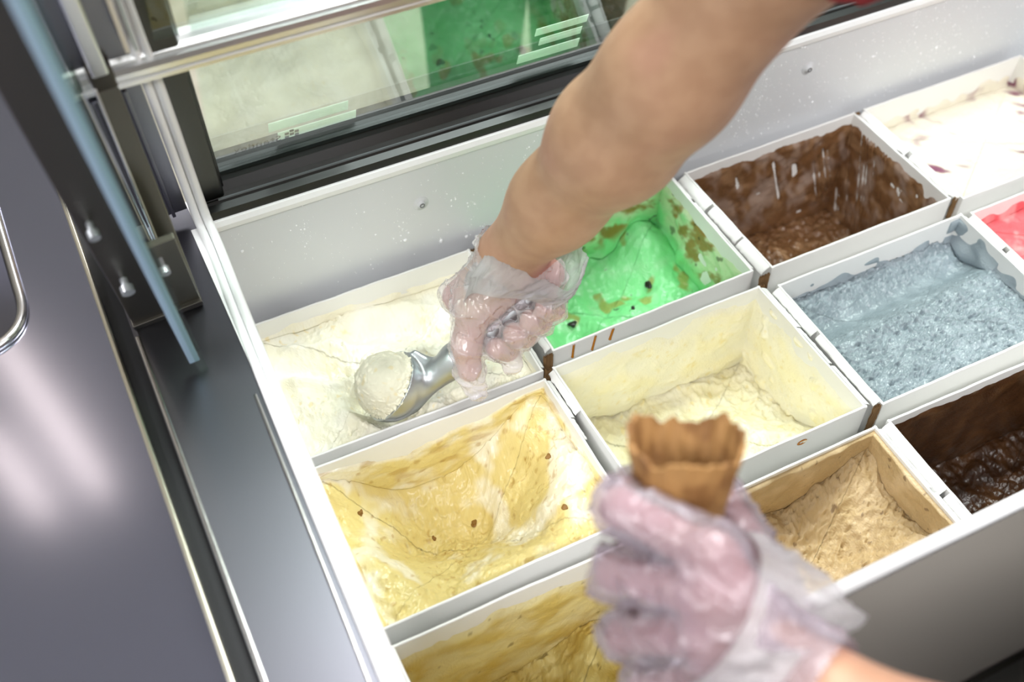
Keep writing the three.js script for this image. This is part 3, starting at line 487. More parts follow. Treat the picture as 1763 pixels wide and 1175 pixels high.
// vanilla, two thirds gone
iceCream('vanilla', 'pale yellow vanilla ice cream scraped thin over the walls of the carton behind the cone', {
  F: 0.55, n: [280, 240], base: (s, t) => -0.118 + 0.045 * sstep(-0.2, 1, t) + 0.02 * sstep(-0.3, -1, s) + 0.022 * Math.exp(-(((s - 0.3) / 0.5) ** 2) - ((t - 0.1) / 0.5) ** 2),
  film: (s, t, w, x, y, z) => 0.002 + 0.0022 * fbm(x * 26, y * 34, z * 26, 3) - 0.0042 * sstep(0.72, 1.0, w + 0.2 * noise(x * 20, 4, z * 20)) + 0.004 * sstep(0.25, 0.5, noise(x * 50, y * 50, z * 50)) * (s > 0.9 || s < -0.9 ? 1 : 0.3),
  relief: (x, z) => 0.004 * tear(x, z, 40, 6) + 0.006 * torn(x, z, 24, 6) + trough(x, z, [0.33, 0.265, 0.3, 0.07, 0.02, 0.006]) + sstep(-0.15, 0.25, noise(x * 16, 8, z * 16)) * (0.0022 * fbm(x * 120, 4, z * 100, 3) + 0.003 * pits(x, z, 230, 150, 9, 0.28)),
  color: (x, y, z, w, th) => { const n = noise(x * 35, y * 35, z * 35), f = sstep(0.35, 0.6, noise(x * 170, y * 170, z * 140)); let c = mix3(VAN2, VAN, sstep(-0.3, 0.4, n)); c = mix3(c, [0.80, 0.62, 0.14], f * 0.4); return w > 0 ? mix3(c, [0.90, 0.87, 0.74], sstep(0.0028, 0.0004, th) * 0.75) : c; },
});
// blue grey, full
const GREY = [0.235, 0.285, 0.315];
iceCream('grey', 'blue grey ice cream with a smooth furrow along its far side, filling its carton', {
  F: 0.86, n: [340, 270], material: creamWet, base: (s, t) => -0.020 - 0.010 * sstep(-0.2, -0.9, t) + 0.004 * t - 0.006 * sstep(0.6, 1, s), top: () => -0.004,
  film: (s, t, w, x, y, z) => 0.002 - 0.007 * w + 0.0045 * noise(x * 45, y * 60, z * 45) + (s > 0.9 && t < -0.2 ? 0.003 : 0),
  relief: (x, z, s, t) => {
    const smooth = trough(x, z, [0.62, 0.232, -0.06, 0.14, 0.028, 0.016, 0.3]), band = Math.exp(-(((z - 0.234 + (x - 0.62) * 0.06) / 0.021) ** 2)), rough = 1 - band * 0.9;
    let h = smooth + 0.003 * torn(x, z, 24, 8) + 0.0035 * sstep(0.1, 0.5, noise(x * 40, 2, 3)) * Math.exp(-(((z - 0.207 - (x - 0.62) * 0.02) / 0.006) ** 2));
    h += rough * (0.0022 * fbm(x * 120, 9, z * 150, 3) + 0.0095 * pits(x, z, 150, 300, 3, 0.27) + 0.008 * pits(x, z, 80, 170, 13, 0.33) + 0.0018 * tear(x, z, 70, 5));
    return h + 0.0035 * pits(x, z, 300, 260, 11, 0.36);
  },
  color: (x, y, z, w) => { const n = fbm(x * 50, 3, z * 50, 3); return w > 0 ? mix3(GREY, [0.5, 0.56, 0.6], 0.3) : mix3(GREY, [0.32, 0.38, 0.415], sstep(-0.2, 0.5, n) * 0.7); },
});
iceCream('red', 'pinkish red sorbet in the carton cut off by the right edge', { F: 0.86, n: [160, 130], base: (s, t) => -0.022 + 0.004 * t, top: () => -0.004, film: (s, t, w, x, y, z) => 0.002 - 0.006 * w + 0.003 * noise(x * 60, y * 60, z * 60), relief: (x, z) => 0.003 * torn(x, z, 24, 9) + 0.001 * fbm(x * 130, 4, z * 130, 2), color: (x, y, z) => mix3([0.78, 0.13, 0.15], [0.84, 0.34, 0.34], sstep(-0.1, 0.5, fbm(x * 40, 3, z * 40, 3))) });
// deep yellow custard
iceCream('custard', 'deep yellow custard ice cream coating the walls of the nearest carton at bottom left', {
  F: 0.5, n: [240, 200], base: (s, t) => -0.15 + 0.062 * Math.exp(-(((s - 0.62) / 0.34) ** 2) - ((t + 0.5) / 0.6) ** 2), top: () => -0.010,
  film: (s, t, w, x, y, z) => 0.0018 + 0.0018 * fbm(x * 30, y * 36, z * 30, 3) - 0.0038 * sstep(0.80, 1, w + 0.1 * noise(x * 20, 4, 2)),
  relief: (x, z, s, t) => 0.004 * tear(x, z, 44, 11) + 0.008 * torn(x, z, 28, 11) + 0.003 * fbm(x * 120, 6, z * 120, 3) + 0.004 * pits(x, z, 200, 200, 4, 0.3),
  color: (x, y, z, w, th) => { const n = fbm(x * 26, y * 30, z * 26, 3); let c = mix3([0.66, 0.50, 0.15], [0.80, 0.68, 0.30], sstep(-0.3, 0.4, n)); if (w > 0) c = mix3(c, [0.80, 0.72, 0.44], sstep(0.0026, 0.0002, th) * 0.8); return noise(x * 110, y * 110, z * 110) > 0.6 ? mix3(c, [0.2, 0.12, 0.02], 0.6) : c; },
});
// tan coffee
const MOCHA = [0.54, 0.395, 0.205];
iceCream('mocha', 'tan coffee ice cream scooped into a rough hollow beside the cone hand', {
  F: 0.66, n: [280, 230], top: () => -0.003,
  base: (s, t) => -0.088 + 0.04 * sstep(0.2, 1, s) + 0.03 * sstep(0.3, 1, -s) + 0.035 * sstep(-0.1, 1, t) + 0.022 * sstep(-0.3, -1, t) + 0.014 * Math.exp(-(((s - 0.25) / 0.3) ** 2) - ((t - 0.45) / 0.3) ** 2),
  film: (s, t, w, x, y, z) => 0.0038 + 0.0026 * fbm(x * 30, y * 34, z * 30, 3) - 0.004 * sstep(0.93, 1, w),
  relief: (x, z) => 0.003 * tear(x, z, 46, 12) + 0.0045 * torn(x, z, 26, 12) + 0.0018 * fbm(x * 130, 6, z * 130, 3) + 0.009 * pits(x, z, 170, 320, 5, 0.27) + trough(x, z, [0.36, 0.44, 0.9, 0.05, 0.03, 0.008]),
  color: (x, y, z) => { const n = fbm(x * 30, y * 30, z * 30, 3); const c = mix3(MOCHA, [0.62, 0.47, 0.27], sstep(-0.1, 0.5, n)); return noise(x * 130, y * 130, z * 130) > 0.58 ? mix3(c, [0.12, 0.06, 0.03], 0.6) : c; },
});
// dark chocolate, low in the carton
iceCream('cocoa', 'very dark chocolate ice cream low in the carton at the right edge', {
  F: 0.5, n: [220, 190], material: creamWet, base: (s, t) => -0.135 + 0.03 * sstep(0, 1, t), top: () => -0.004,
  film: (s, t, w, x, y, z) => 0.002 + 0.002 * fbm(x * 34, y * 34, z * 34, 4) - 0.004 * sstep(0.9, 1, w),
  relief: (x, z) => 0.005 * torn(x, z, 30, 13) + 0.002 * fbm(x * 120, 5, z * 120, 3) + 0.004 * pits(x, z, 260, 90, 5, 0.25),
  color: (x, y, z, w, th) => { const p = sstep(0.15, 0.5, noise(x * 50 + y * 30, y * 22 + 7, z * 50)); return mix3(mix3([0.062, 0.026, 0.010], [0.105, 0.047, 0.018], sstep(-0.2, 0.4, fbm(x * 34, y * 30, z * 34, 3))), [0.42, 0.33, 0.2], p * 0.4 * sstep(0.7, 0.95, w) * sstep(0.003, 0.0005, th)); },
});
{ // nut and fudge pieces lying in the caramel and the mint
  const r = rng(5), nutM = std(0x8a6226, 0.45), fudge = std(0x1a120c, 0.4);
  const bit = (name, label, cat, x, y, z, s, m, group) => { const g = new THREE.IcosahedronGeometry(s, 2), p = g.attributes.position, k = r() * 90; for (let i = 0; i < p.count; i++) { const f = 1 + 0.9 * noise(p.getX(i) / s * 0.9 + k, p.getY(i) / s * 0.9, p.getZ(i) / s * 0.9); p.setXYZ(i, p.getX(i) * f * 1.25, p.getY(i) * f * 0.75, p.getZ(i) * f); } g.computeVertexNormals(); const o = mesh(name, g, m); o.position.set(x, y, z); o.rotation.y = r() * 6; return tag(o, label, cat, group); };
  const lie = (o, x, z) => { const p = o.geometry.attributes.position; let best = 1e9, y = 0; for (let i = 0; i < p.count; i++) { const d = (p.getX(i) + o.position.x - x) ** 2 + (p.getZ(i) + o.position.z - z) ** 2; if (d < best) { best = d; y = p.getY(i) + o.position.y; } } return y; };
  [[0.1356, 0.2378, 0.0036], [0.0929, 0.2382, 0.0026], [0.0308, 0.2209, 0.0028], [0.2102, 0.2491, 0.0028], [0.1902, 0.3155, 0.0028]].forEach(([x, z, s], i) => bit('nut_piece', 'brown nut piece in the caramel ice cream, ' + ['nearest the middle of the bowl', 'in the back left of the bowl', 'by the left wall', 'by the right wall', 'on the front right slope', 'behind the middle one', 'on the right of the deepest part'][i], 'nut', x, lie(IC.caramel, x, z) + s * -0.1, z, s, nutM, 'nut pieces in the caramel'));
  [[0.4366, 0.0584, 0.0036], [0.3327, 0.0717, 0.0034], [0.4007, 0.0848, 0.0022]].forEach(([x, z, s], i) => bit('fudge_piece', 'dark fudge piece in the mint green ice cream, ' + ['in the middle of the floor', 'at the front left', 'small one in front', 'near the far corner', 'closest to the far corner'][i], 'fudge', x, lie(IC.mint, x, z) + s * 0.25, z, s, fudge, 'fudge pieces in the mint'));
}

// ------------------------------------------------------------------ scoop, its ball, the cone
const arr = (v) => [v.x, v.y, v.z];
const S0 = V(0.1588, 0.0425, 0.1644), S1 = V(0.2366, 0.1055, 0.1714), BALL = V(0.0940, 0.0190, 0.1482);
const hA = S1.clone().sub(S0).normalize();                                        // along the handle, scoop to butt
const hN = V(-0.30, 0.745, 0.59).addScaledVector(hA, -V(-0.30, 0.745, 0.59).dot(hA)).normalize();   // out of the fist, upwards
const hL = hN.clone().cross(hA);
const inHand = (s, l, n) => arr(S0.clone().addScaledVector(hA, s).addScaledVector(hL, l).addScaledVector(hN, n));
{
  const B = BALL, off = (x, y, z) => [B.x + x, B.y + y, B.z + z];
  const neck = arr(S0.clone().addScaledVector(hA, -0.004)), butt = inHand(0.096, 0, -0.003), mid = inHand(0.035, 0, 0);
  const bowlAxis = V(0.70, -0.66, 0.28).normalize();                              // the bowl's mouth looks up and to the left
  const sdf = (x, y, z) => {
    const qx = x - B.x, qy = y - B.y, qz = z - B.z, r = Math.hypot(qx, qy, qz), c = qx * bowlAxis.x + qy * bowlAxis.y + qz * bowlAxis.z;
    let bowl = Math.abs(r - 0.0328) - 0.0016; bowl = Math.max(bowl, 0.002 - c);
    let h = capsule(x, y, z, neck, mid, 0.0118, 0.0132); h = smin(h, capsule(x, y, z, mid, butt, 0.0132, 0.0125), 0.01);
    h = smin(h, capsule(x, y, z, off(0.029, 0.001, 0.012), neck, 0.0055, 0.0118), 0.012); h = smin(h, capsule(x, y, z, off(0.017, -0.016, 0.019), neck, 0.004, 0.0105), 0.014);
    const spout = capsule(x, y, z, off(0.0325, 0.0195, -0.0090), off(0.0440, 0.0100, 0.0080), 0.0022, 0.0065);
    let d = smin(bowl, h, 0.012); d = smin(d, spout, 0.009);
    return Math.max(d, 0.0311 - r);
  };
  const g = surfaceNets(sdf, [0.045, -0.03, 0.10], [0.275, 0.135, 0.205], 0.0013);
  const t = thing('ice_cream_scoop', 'one-piece grey metal ice cream scoop gripped in the gloved right hand', 'scoop', B.clone());
  mesh('scoop_body', g.translate(-B.x, -B.y, -B.z), std(0xc2c6c9, 0.4, { metalness: 1 }), t);
  // the ball
  const bg = new THREE.IcosahedronGeometry(0.0303, 40), p = bg.attributes.position;
  for (let i = 0; i < p.count; i++) {
    const v = V(p.getX(i), p.getY(i), p.getZ(i)), c = v.clone().normalize(), e = c.dot(bowlAxis);
    let d = 0.0008 * fbm(c.x * 3, c.y * 3, c.z * 3, 3); const rag = Math.exp(-(((e - 0.06) / 0.09) ** 2));
    d += rag * (0.0018 + 0.0034 * fbm(c.x * 14, c.y * 14, c.z * 14, 3)); d += 0.003 * Math.max(0, noise(c.x * 4, c.y * 9, c.z * 4) - 0.1) - 0.003 * Math.max(0, noise(c.x * 9 + 4, c.y * 9, c.z * 9) - 0.35) + 0.0016 * sstep(0.35, -0.3, c.y) * fbm(c.x * 20, c.y * 20, c.z * 20, 2);
    if (e > 0.22) d = -0.0004; v.addScaledVector(c, d); p.setXYZ(i, v.x, v.y, v.z);
  }
  bg.computeVertexNormals(); paint(bg, (x, y, z) => mix3([0.90, 0.86, 0.68], [0.84, 0.66, 0.24], 0.4 * sstep(0.35, 0.6, noise(x * 150, y * 150, z * 150))));
  const smooth = bg; { const n = smooth.attributes.normal; for (let i = 0; i < p.count; i++) { const l = V(p.getX(i), p.getY(i), p.getZ(i)).normalize(); n.setXYZ(i, mix(n.getX(i), l.x, 0.35), mix(n.getY(i), l.y, 0.35), mix(n.getZ(i), l.z, 0.35)); } }
  const ball = mesh('ice_cream_ball', bg, cream); ball.position.copy(B); tag(ball, 'round ball of pale vanilla ice cream held in the metal scoop', 'ice cream');
}
const CT = V(0.1544, 0.3360, 0.4929), CA = V(0.1230, 0.1985, 0.5560);
{
  const ax = CT.clone().sub(CA), L = ax.length(); ax.normalize(); const e1 = V(1, 0, 0).addScaledVector(ax, -ax.x).normalize(), e2 = ax.clone().cross(e1);   // e2 points away from the camera or towards it
  const R = 0.0325, th = 0.0024, rim = (a) => 0.0042 * Math.sin(a * 3 + 1.2) + 0.008 * noise(Math.cos(a) * 1.6 + 3, Math.sin(a) * 1.6, 2) + 0.0045 * noise(Math.cos(a) * 4, Math.sin(a) * 5, 8) + 0.0012 * noise(Math.cos(a) * 13, Math.sin(a) * 13, 4);
  const surf = (off) => (u, v) => {
    const turns = 1.12, a = u * Math.PI * 2 * turns, spiral = off + 0.0022 * Math.max(0, u * turns - 1) / 0.12, len = (L + rim(a % (Math.PI * 2))) * v, grid = 0.0003 * (Math.cos(a * 18 + v * 26) + Math.cos(a * 18 - v * 26)) * Math.min(1, v * 2);
    const r = Math.max(0.0006, R * len / L + spiral * Math.min(1, v * 4) + (off >= 0 ? grid : -grid) - 0.0012 * noise(a, v * 5, 3) * v);
    const q = CA.clone().addScaledVector(ax, len).addScaledVector(e1, r * Math.cos(a)).addScaledVector(e2, r * Math.sin(a)); return [q.x - CA.x, q.y - CA.y, q.z - CA.z, u * 0.2, v * 0.15];
  };
  const outer = flip(gridGeometry(180, 90, surf(0))), inner = gridGeometry(180, 90, surf(-th));
  const fo = surf(0), fi = surf(-th), lip = gridGeometry(180, 2, (u, v) => { const a = fo(u, 1), b = fi(u, 1); return [mix(a[0], b[0], v) + ax.x * 0.0008 * Math.sin(v * Math.PI), mix(a[1], b[1], v) + ax.y * 0.0008 * Math.sin(v * Math.PI), mix(a[2], b[2], v) + ax.z * 0.0008 * Math.sin(v * Math.PI), u, v]; });
  flip(lip); const g = mergeGeometries([outer, inner, lip]); g.computeVertexNormals();
  paint(g, (x, y, z) => mix3([0.34, 0.18, 0.058], [0.19, 0.085, 0.022], sstep(-0.3, 0.5, fbm(x * 40, y * 40, z * 40, 3))));
  const t = thing('waffle_cone', 'empty brown waffle cone with a jagged rim in the gloved left hand', 'cone', CA.clone());
  mesh('cone_shell', g, std(0xffffff, 0.7, { vertexColors: true }), t);
}

// ------------------------------------------------------------------ the server: two gloved hands, bare arms, body out of the picture to the right
function chain(pts, radii) { return (x, y, z, k = 0.006) => { let d = 1e9; for (let i = 0; i + 1 < pts.length; i++) d = smin(d, capsule(x, y, z, pts[i], pts[i + 1], radii[i], radii[i + 1]), k); return d; }; }
function handField(fingers, thumb, wrist, fore, palmR, extra = [], foreR = [0.0255, 0.034], fat = 1) {   // fingers: [mcp, pip, dip, tip] each
  const fr = [[0.0115, 0.0102, 0.0092, 0.0085], [0.012, 0.0105, 0.0096, 0.0088], [0.0115, 0.01, 0.0092, 0.0084], [0.0105, 0.0088, 0.0082, 0.0076]];
  const F = fingers.map((f, i) => chain(f, fr[i].map((r) => r * fat))), T = chain(thumb, [0.0185, 0.0155, 0.0125, 0.0108]);
  return (x, y, z) => {
    let palm = 1e9; for (let i = 0; i < 4; i++) palm = smin(palm, capsule(x, y, z, wrist, fingers[i][0], 0.019, palmR), 0.012);
    for (let i = 0; i < 3; i++) palm = smin(palm, capsule(x, y, z, fingers[i][0], fingers[i + 1][0], palmR, palmR), 0.008);
    for (const [a, b, ra, rb] of extra) palm = smin(palm, capsule(x, y, z, a, b, ra, rb), 0.012);
    palm = smin(palm, capsule(x, y, z, wrist, fore, foreR[0], foreR[1]), 0.016);
    let fing = 1e9; for (const f of F) fing = smin(fing, f(x, y, z), 0.0016);
    let d = smin(palm, fing, 0.006); d = smin(d, T(x, y, z), 0.007); return d;
  };
}
const R_ELBOW = [0.2920, 0.3610, 0.2440], R_SHOULDER = [0.41, 0.66, 0.33], R_WRIST = inHand(0.100, 0.039, 0.010);
const lerp3 = (a, b, t) => a.map((v, i) => mix(v, b[i], t));
const rFing = [0.034, 0.055, 0.074, 0.091].map((s, i) => [inHand(s, 0.041 - i * 0.001, -0.010), inHand(s + 0.001, 0.004, -0.0255), inHand(s + 0.003, -0.0225, -0.009), inHand(s + 0.004, -0.0165, 0.0145)]);
const rThumb = [inHand(0.082, 0.028, 0.014), inHand(0.047, 0.022, 0.0225), inHand(0.022, 0.004, 0.0255), inHand(0.008, -0.015, 0.0225)];
const rHand = handField(rFing, rThumb, R_WRIST, lerp3(R_WRIST, R_ELBOW, 0.45), 0.0125, [[inHand(0.102, 0.018, -0.006), inHand(0.092, 0.03, -0.012), 0.015, 0.013], [inHand(0.102, 0.020, 0.010), inHand(0.060, 0.017, 0.0185), 0.017, 0.0135], [inHand(0.112, 0.004, -0.004), inHand(0.095, -0.004, -0.012), 0.015, 0.012], [inHand(0.09, 0.036, 0.006), inHand(0.05, 0.034, 0.012), 0.016, 0.014]], [0.0235, 0.0345], 1.17);
const armField = (W, E, S, k = 1) => { const m1 = lerp3(W, E, 0.35), m2 = lerp3(W, E, 0.72), u = lerp3(E, S, 0.45); return (x, y, z) => { let d = capsule(x, y, z, W, m1, 0.0245 * k, 0.036 * k); d = smin(d, capsule(x, y, z, m1, m2, 0.036 * k, 0.0475 * k), 0.03); d = smin(d, capsule(x, y, z, m2, E, 0.0475 * k, 0.047 * k), 0.03); d = smin(d, capsule(x, y, z, E, u, 0.047 * k, 0.053 * k), 0.03); return smin(d, capsule(x, y, z, u, S, 0.053 * k, 0.058 * k), 0.03); }; };
const rArm = armField(R_WRIST, R_ELBOW, R_SHOULDER, 0.93);
const L_WRIST = [0.1500, 0.2860, 0.6290], L_ELBOW = [0.26, 0.35, 0.86], L_SHOULDER = [0.51, 0.58, 0.76];
const lFing = [
  [[0.1290, 0.3340, 0.5600], [0.1075, 0.3190, 0.5060], [0.1390, 0.2745, 0.4790], [0.1690, 0.2630, 0.4930]],
  [[0.1225, 0.3200, 0.5720], [0.0975, 0.2860, 0.5250], [0.1255, 0.2420, 0.5090], [0.1530, 0.2355, 0.5210]],
  [[0.1190, 0.3010, 0.5850], [0.0945, 0.2500, 0.5455], [0.1205, 0.2040, 0.5320], [0.1440, 0.2030, 0.5430]],
  [[0.1198, 0.2790, 0.5970], [0.0955, 0.2200, 0.5680], [0.1175, 0.1730, 0.5550], [0.1370, 0.1730, 0.5630]]];
const lThumb = [[0.1650, 0.2650, 0.5900], [0.1800, 0.2560, 0.5480], [0.1815, 0.2620, 0.5220], [0.1775, 0.2790, 0.5060]];
const lHand = handField(lFing, lThumb, L_WRIST, lerp3(L_WRIST, L_ELBOW, 0.4), 0.0125, [[[0.152, 0.272, 0.615], [0.165, 0.262, 0.575], 0.018, 0.015], [[0.135, 0.26, 0.595], [0.125, 0.235, 0.58], 0.016, 0.014]], [0.026, 0.034]);
const lArm = armField(L_WRIST, L_ELBOW, L_SHOULDER, 1.0);
const skinTone = (red) => (x, y, z) => skinAt(typeof red === 'function' ? red(x, y, z) : red, x, y, z);
const skinAt = (red, x, y, z) => { const n = fbm(x * 60, y * 60, z * 60, 3), b = fbm(x * 18, y * 18, z * 18, 2); let c = mix3([0.43, 0.25, 0.14], [0.49, 0.295, 0.17], sstep(-0.5, 0.5, n)); c = mix3(c, [0.53, 0.26, 0.18], sstep(0.0, 0.6, b) * 0.3); return mix3(c, [0.60, 0.25, 0.25], red * (0.55 + 0.3 * sstep(-0.2, 0.4, b))); };
const P0 = V(0.5, FLOOR, 0.83);
{
  const person = thing('person', 'person in red shirt and dark apron, gloved hands scooping vanilla and holding a cone', 'person', P0.clone());
  const put = (g) => g.translate(-P0.x, -P0.y, -P0.z);
  // body
  const hipC = [0.50, 0.14, 0.83], chest = [0.53, 0.46, 0.62], neck = [0.505, 0.655, 0.555], head = [0.475, 0.80, 0.53];
  const torso = (x, y, z) => {
    let d = capsule(x, y, z, hipC, [0.52, 0.30, 0.735], 0.145, 0.125); d = smin(d, capsule(x, y, z, [0.52, 0.30, 0.735], chest, 0.125, 0.135), 0.06);
    d = smin(d, capsule(x, y, z, chest, R_SHOULDER, 0.12, 0.062), 0.05); d = smin(d, capsule(x, y, z, chest, L_SHOULDER, 0.12, 0.062), 0.05); return d;
  };
  const legs = (x, y, z, o = 0) => Math.min(capsule(x, y, z, [0.47, 0.08, 0.72], [0.49, -0.32, 0.745], 0.088 + o, 0.06 + o), capsule(x, y, z, [0.49, -0.32, 0.745], [0.52, -0.70, 0.76], 0.06 + o, 0.042 + o), capsule(x, y, z, [0.49, 0.08, 0.90], [0.50, -0.32, 0.91], 0.088 + o, 0.06 + o), capsule(x, y, z, [0.50, -0.32, 0.91], [0.53, -0.70, 0.93], 0.06 + o, 0.042 + o));
  const headF = (x, y, z) => { x -= 0.07; z -= 0.01;
    let d = capsule(x, y, z, [0.43, 0.62, 0.56], [0.405, 0.80, 0.52], 0.058, 0.056); d = smin(d, capsule(x, y, z, [0.395, 0.79, 0.515], [0.415, 0.845, 0.53], 0.07, 0.083), 0.03);
    d = smin(d, capsule(x, y, z, [0.335, 0.80, 0.483], [0.322, 0.775, 0.476], 0.008, 0.013), 0.012);      // nose
    d = smin(d, capsule(x, y, z, [0.345, 0.745, 0.485], [0.355, 0.725, 0.49], 0.018, 0.022), 0.02);        // mouth and chin
    for (const s of [-1, 1]) d = smin(d, capsule(x, y, z, [0.413 - s * 0.035, 0.80, 0.525 + s * 0.078], [0.416 - s * 0.036, 0.825, 0.527 + s * 0.081], 0.010, 0.013), 0.008);
    return d;
  };
  const body = surfaceNets((x, y, z) => { let d = torso(x, y, z) + 0.004; d = smin(d, headF(x, y, z), 0.03); d = smin(d, legs(x, y, z), 0.03); d = smin(d, capsule(x, y, z, lerp3(R_ELBOW, R_SHOULDER, 0.72), R_SHOULDER, 0.05, 0.054), 0.03); d = smin(d, capsule(x, y, z, lerp3(L_ELBOW, L_SHOULDER, 0.72), L_SHOULDER, 0.05, 0.054), 0.03); return d; }, [0.30, -0.76, 0.26], [0.74, 0.96, 1.06], 0.0095, skinTone(0));
  const inR = (x, y, z) => { const d = [R_ELBOW[0] - R_WRIST[0], R_ELBOW[1] - R_WRIST[1], R_ELBOW[2] - R_WRIST[2]]; return ((x - R_WRIST[0]) * d[0] + (y - R_WRIST[1]) * d[1] + (z - R_WRIST[2]) * d[2]) / Math.hypot(...d); };
  const lR = (x, y, z) => (x - S0.x) * hL.x + (y - S0.y) * hL.y + (z - S0.z) * hL.z;
  const armR = surfaceNets((x, y, z) => Math.max(Math.min(smin(rArm(x, y, z), rHand(x, y, z), 0.01)), 0.022 - inR(x, y, z)), [0.14, 0.05, 0.06], [0.50, 0.70, 0.44], 0.0042, skinTone((x, y, z) => mix(0.8, 0.1, sstep(-0.06, -0.02, inR(x, y, z)))));
  const handR = surfaceNets((x, y, z) => Math.max(smin(rArm(x, y, z), rHand(x, y, z), 0.01), inR(x, y, z) - 0.042), [0.125, 0.0, 0.095], [0.31, 0.215, 0.225], 0.0016, skinTone((x, y, z) => mix(0.8, 0.1, sstep(-0.06, -0.02, inR(x, y, z)) * sstep(0.005, 0.02, lR(x, y, z)))));
  const inL = (x, y, z) => { const d = [L_ELBOW[0] - L_WRIST[0], L_ELBOW[1] - L_WRIST[1], L_ELBOW[2] - L_WRIST[2]]; return ((x - L_WRIST[0]) * d[0] + (y - L_WRIST[1]) * d[1] + (z - L_WRIST[2]) * d[2]) / Math.hypot(...d); };
  const armL = surfaceNets((x, y, z) => Math.max(smin(lArm(x, y, z), lHand(x, y, z), 0.01), 0.010 - inL(x, y, z)), [0.09, 0.2, 0.58], [0.52, 0.66, 0.94], 0.005, skinTone((x, y, z) => mix(0.85, 0.15, sstep(-0.05, -0.01, inL(x, y, z)))));
  const handL = surfaceNets((x, y, z) => Math.max(smin(lArm(x, y, z), lHand(x, y, z), 0.01), inL(x, y, z) - 0.034), [0.075, 0.145, 0.455], [0.205, 0.365, 0.70], 0.0022, skinTone((x, y, z) => mix(0.85, 0.15, sstep(-0.05, -0.01, inL(x, y, z)))));
  mesh('body', put(mergeGeometries([body, armR, handR, armL, handL])), skin, person);
  for (const s of [-1, 1]) { const e = mesh('eye', put(new THREE.SphereGeometry(0.011, 14, 10).translate(0.419 - s * 0.012, 0.812, 0.502 + s * 0.032)), std(0xf2efea, 0.2), person); mesh('iris', put(new THREE.SphereGeometry(0.0055, 12, 8).translate(0.412 - s * 0.012, 0.811, 0.499 + s * 0.032)), std(0x2a1a10, 0.2), e); }
  mesh('hair', put(surfaceNets((x, y, z) => { x -= 0.07; z -= 0.01; const d = smin(capsule(x, y, z, [0.41, 0.80, 0.53], [0.418, 0.852, 0.533], 0.078, 0.091), capsule(x, y, z, [0.455, 0.76, 0.55], [0.47, 0.66, 0.56], 0.05, 0.03), 0.03) + 0.002 * noise(x * 90, y * 14, z * 90); return Math.max(d, -(x - 0.362) + (0.84 - y) * 0.55); }, [0.37, 0.60, 0.41], [0.61, 0.97, 0.67], 0.005)), std(0x2b1c12, 0.6), person);
  // clothes
  const sleeve = (x, y, z, E, S, t) => { const a = lerp3(E, S, t), d = [S[0] - E[0], S[1] - E[1], S[2] - E[2]], l = Math.hypot(...d), s = ((x - a[0]) * d[0] + (y - a[1]) * d[1] + (z - a[2]) * d[2]) / l; return Math.max(capsule(x, y, z, a, S, 0.072, 0.070), -s); };
  mesh('shirt', put(surfaceNets((x, y, z) => { let d = torso(x, y, z) - 0.010; d = smin(d, sleeve(x, y, z, R_ELBOW, R_SHOULDER, 0.41), 0.01); d = smin(d, sleeve(x, y, z, L_ELBOW, L_SHOULDER, 0.5), 0.01); d += 0.004 * noise(x * 14, y * 9, z * 14); d = Math.max(d, -capsule(x, y, z, neck, [0.49, 0.72, 0.54], 0.055, 0.062)); return Math.max(d, 0.06 - y); }, [0.28, 0.0, 0.24], [0.74, 0.76, 1.06], 0.0075)), std(0x9a1424, 0.8), person);
  mesh('apron', put(surfaceNets((x, y, z) => { const skirt = capsule(x, y, z, [0.49, 0.10, 0.80], [0.50, -0.30, 0.82], 0.145, 0.14), core = smin(torso(x, y, z), skirt, 0.05) + 0.004 * noise(x * 10, y * 4, z * 10); let d = Math.max(core - 0.030, 0.008 - core); d = Math.max(d, (x - 0.50) * 0.75 + (z - 0.80) * 0.66 + 0.02); return Math.max(d, y - 0.44, -0.32 - y); }, [0.28, -0.36, 0.4], [0.70, 0.5, 1.02], 0.007)), std(0x1c2740, 0.85), person);
  mesh('trousers', put(surfaceNets((x, y, z) => Math.max(smin(legs(x, y, z, 0.014), capsule(x, y, z, [0.465, 0.06, 0.76], [0.475, 0.08, 0.86], 0.13, 0.13), 0.03), y - 0.11, -0.735 - y), [0.28, -0.76, 0.58], [0.68, 0.18, 1.06], 0.0095)), std(0x20222b, 0.85), person);
  for (const [x, z] of [[0.49, 0.755], [0.50, 0.925]]) mesh('shoe', put(surfaceNets((a, b, c) => Math.max(smin(capsule(a, b, c, [x + 0.04, FLOOR + 0.045, z], [x - 0.10, FLOOR + 0.03, z - 0.03], 0.046, 0.038), capsule(a, b, c, [x + 0.035, FLOOR + 0.05, z], [x + 0.035, FLOOR + 0.09, z], 0.05, 0.048), 0.02), FLOOR + 0.001 - b), [x - 0.18, FLOOR - 0.01, z - 0.1], [x + 0.12, FLOOR + 0.16, z + 0.08], 0.006)), std(0x151515, 0.5), person);

  // gloves: a film a few millimetres off the hand, wrinkled, with a loose flaring cuff
  function drop(g, keep) { const p = g.attributes.position, ix = g.index.array, out = []; for (let i = 0; i < ix.length; i += 3) { const a = ix[i], b = ix[i + 1], c = ix[i + 2]; if (keep((p.getX(a) + p.getX(b) + p.getX(c)) / 3, (p.getY(a) + p.getY(b) + p.getY(c)) / 3, (p.getZ(a) + p.getZ(b) + p.getZ(c)) / 3)) out.push(a, b, c); } g.setIndex(out); return g; }
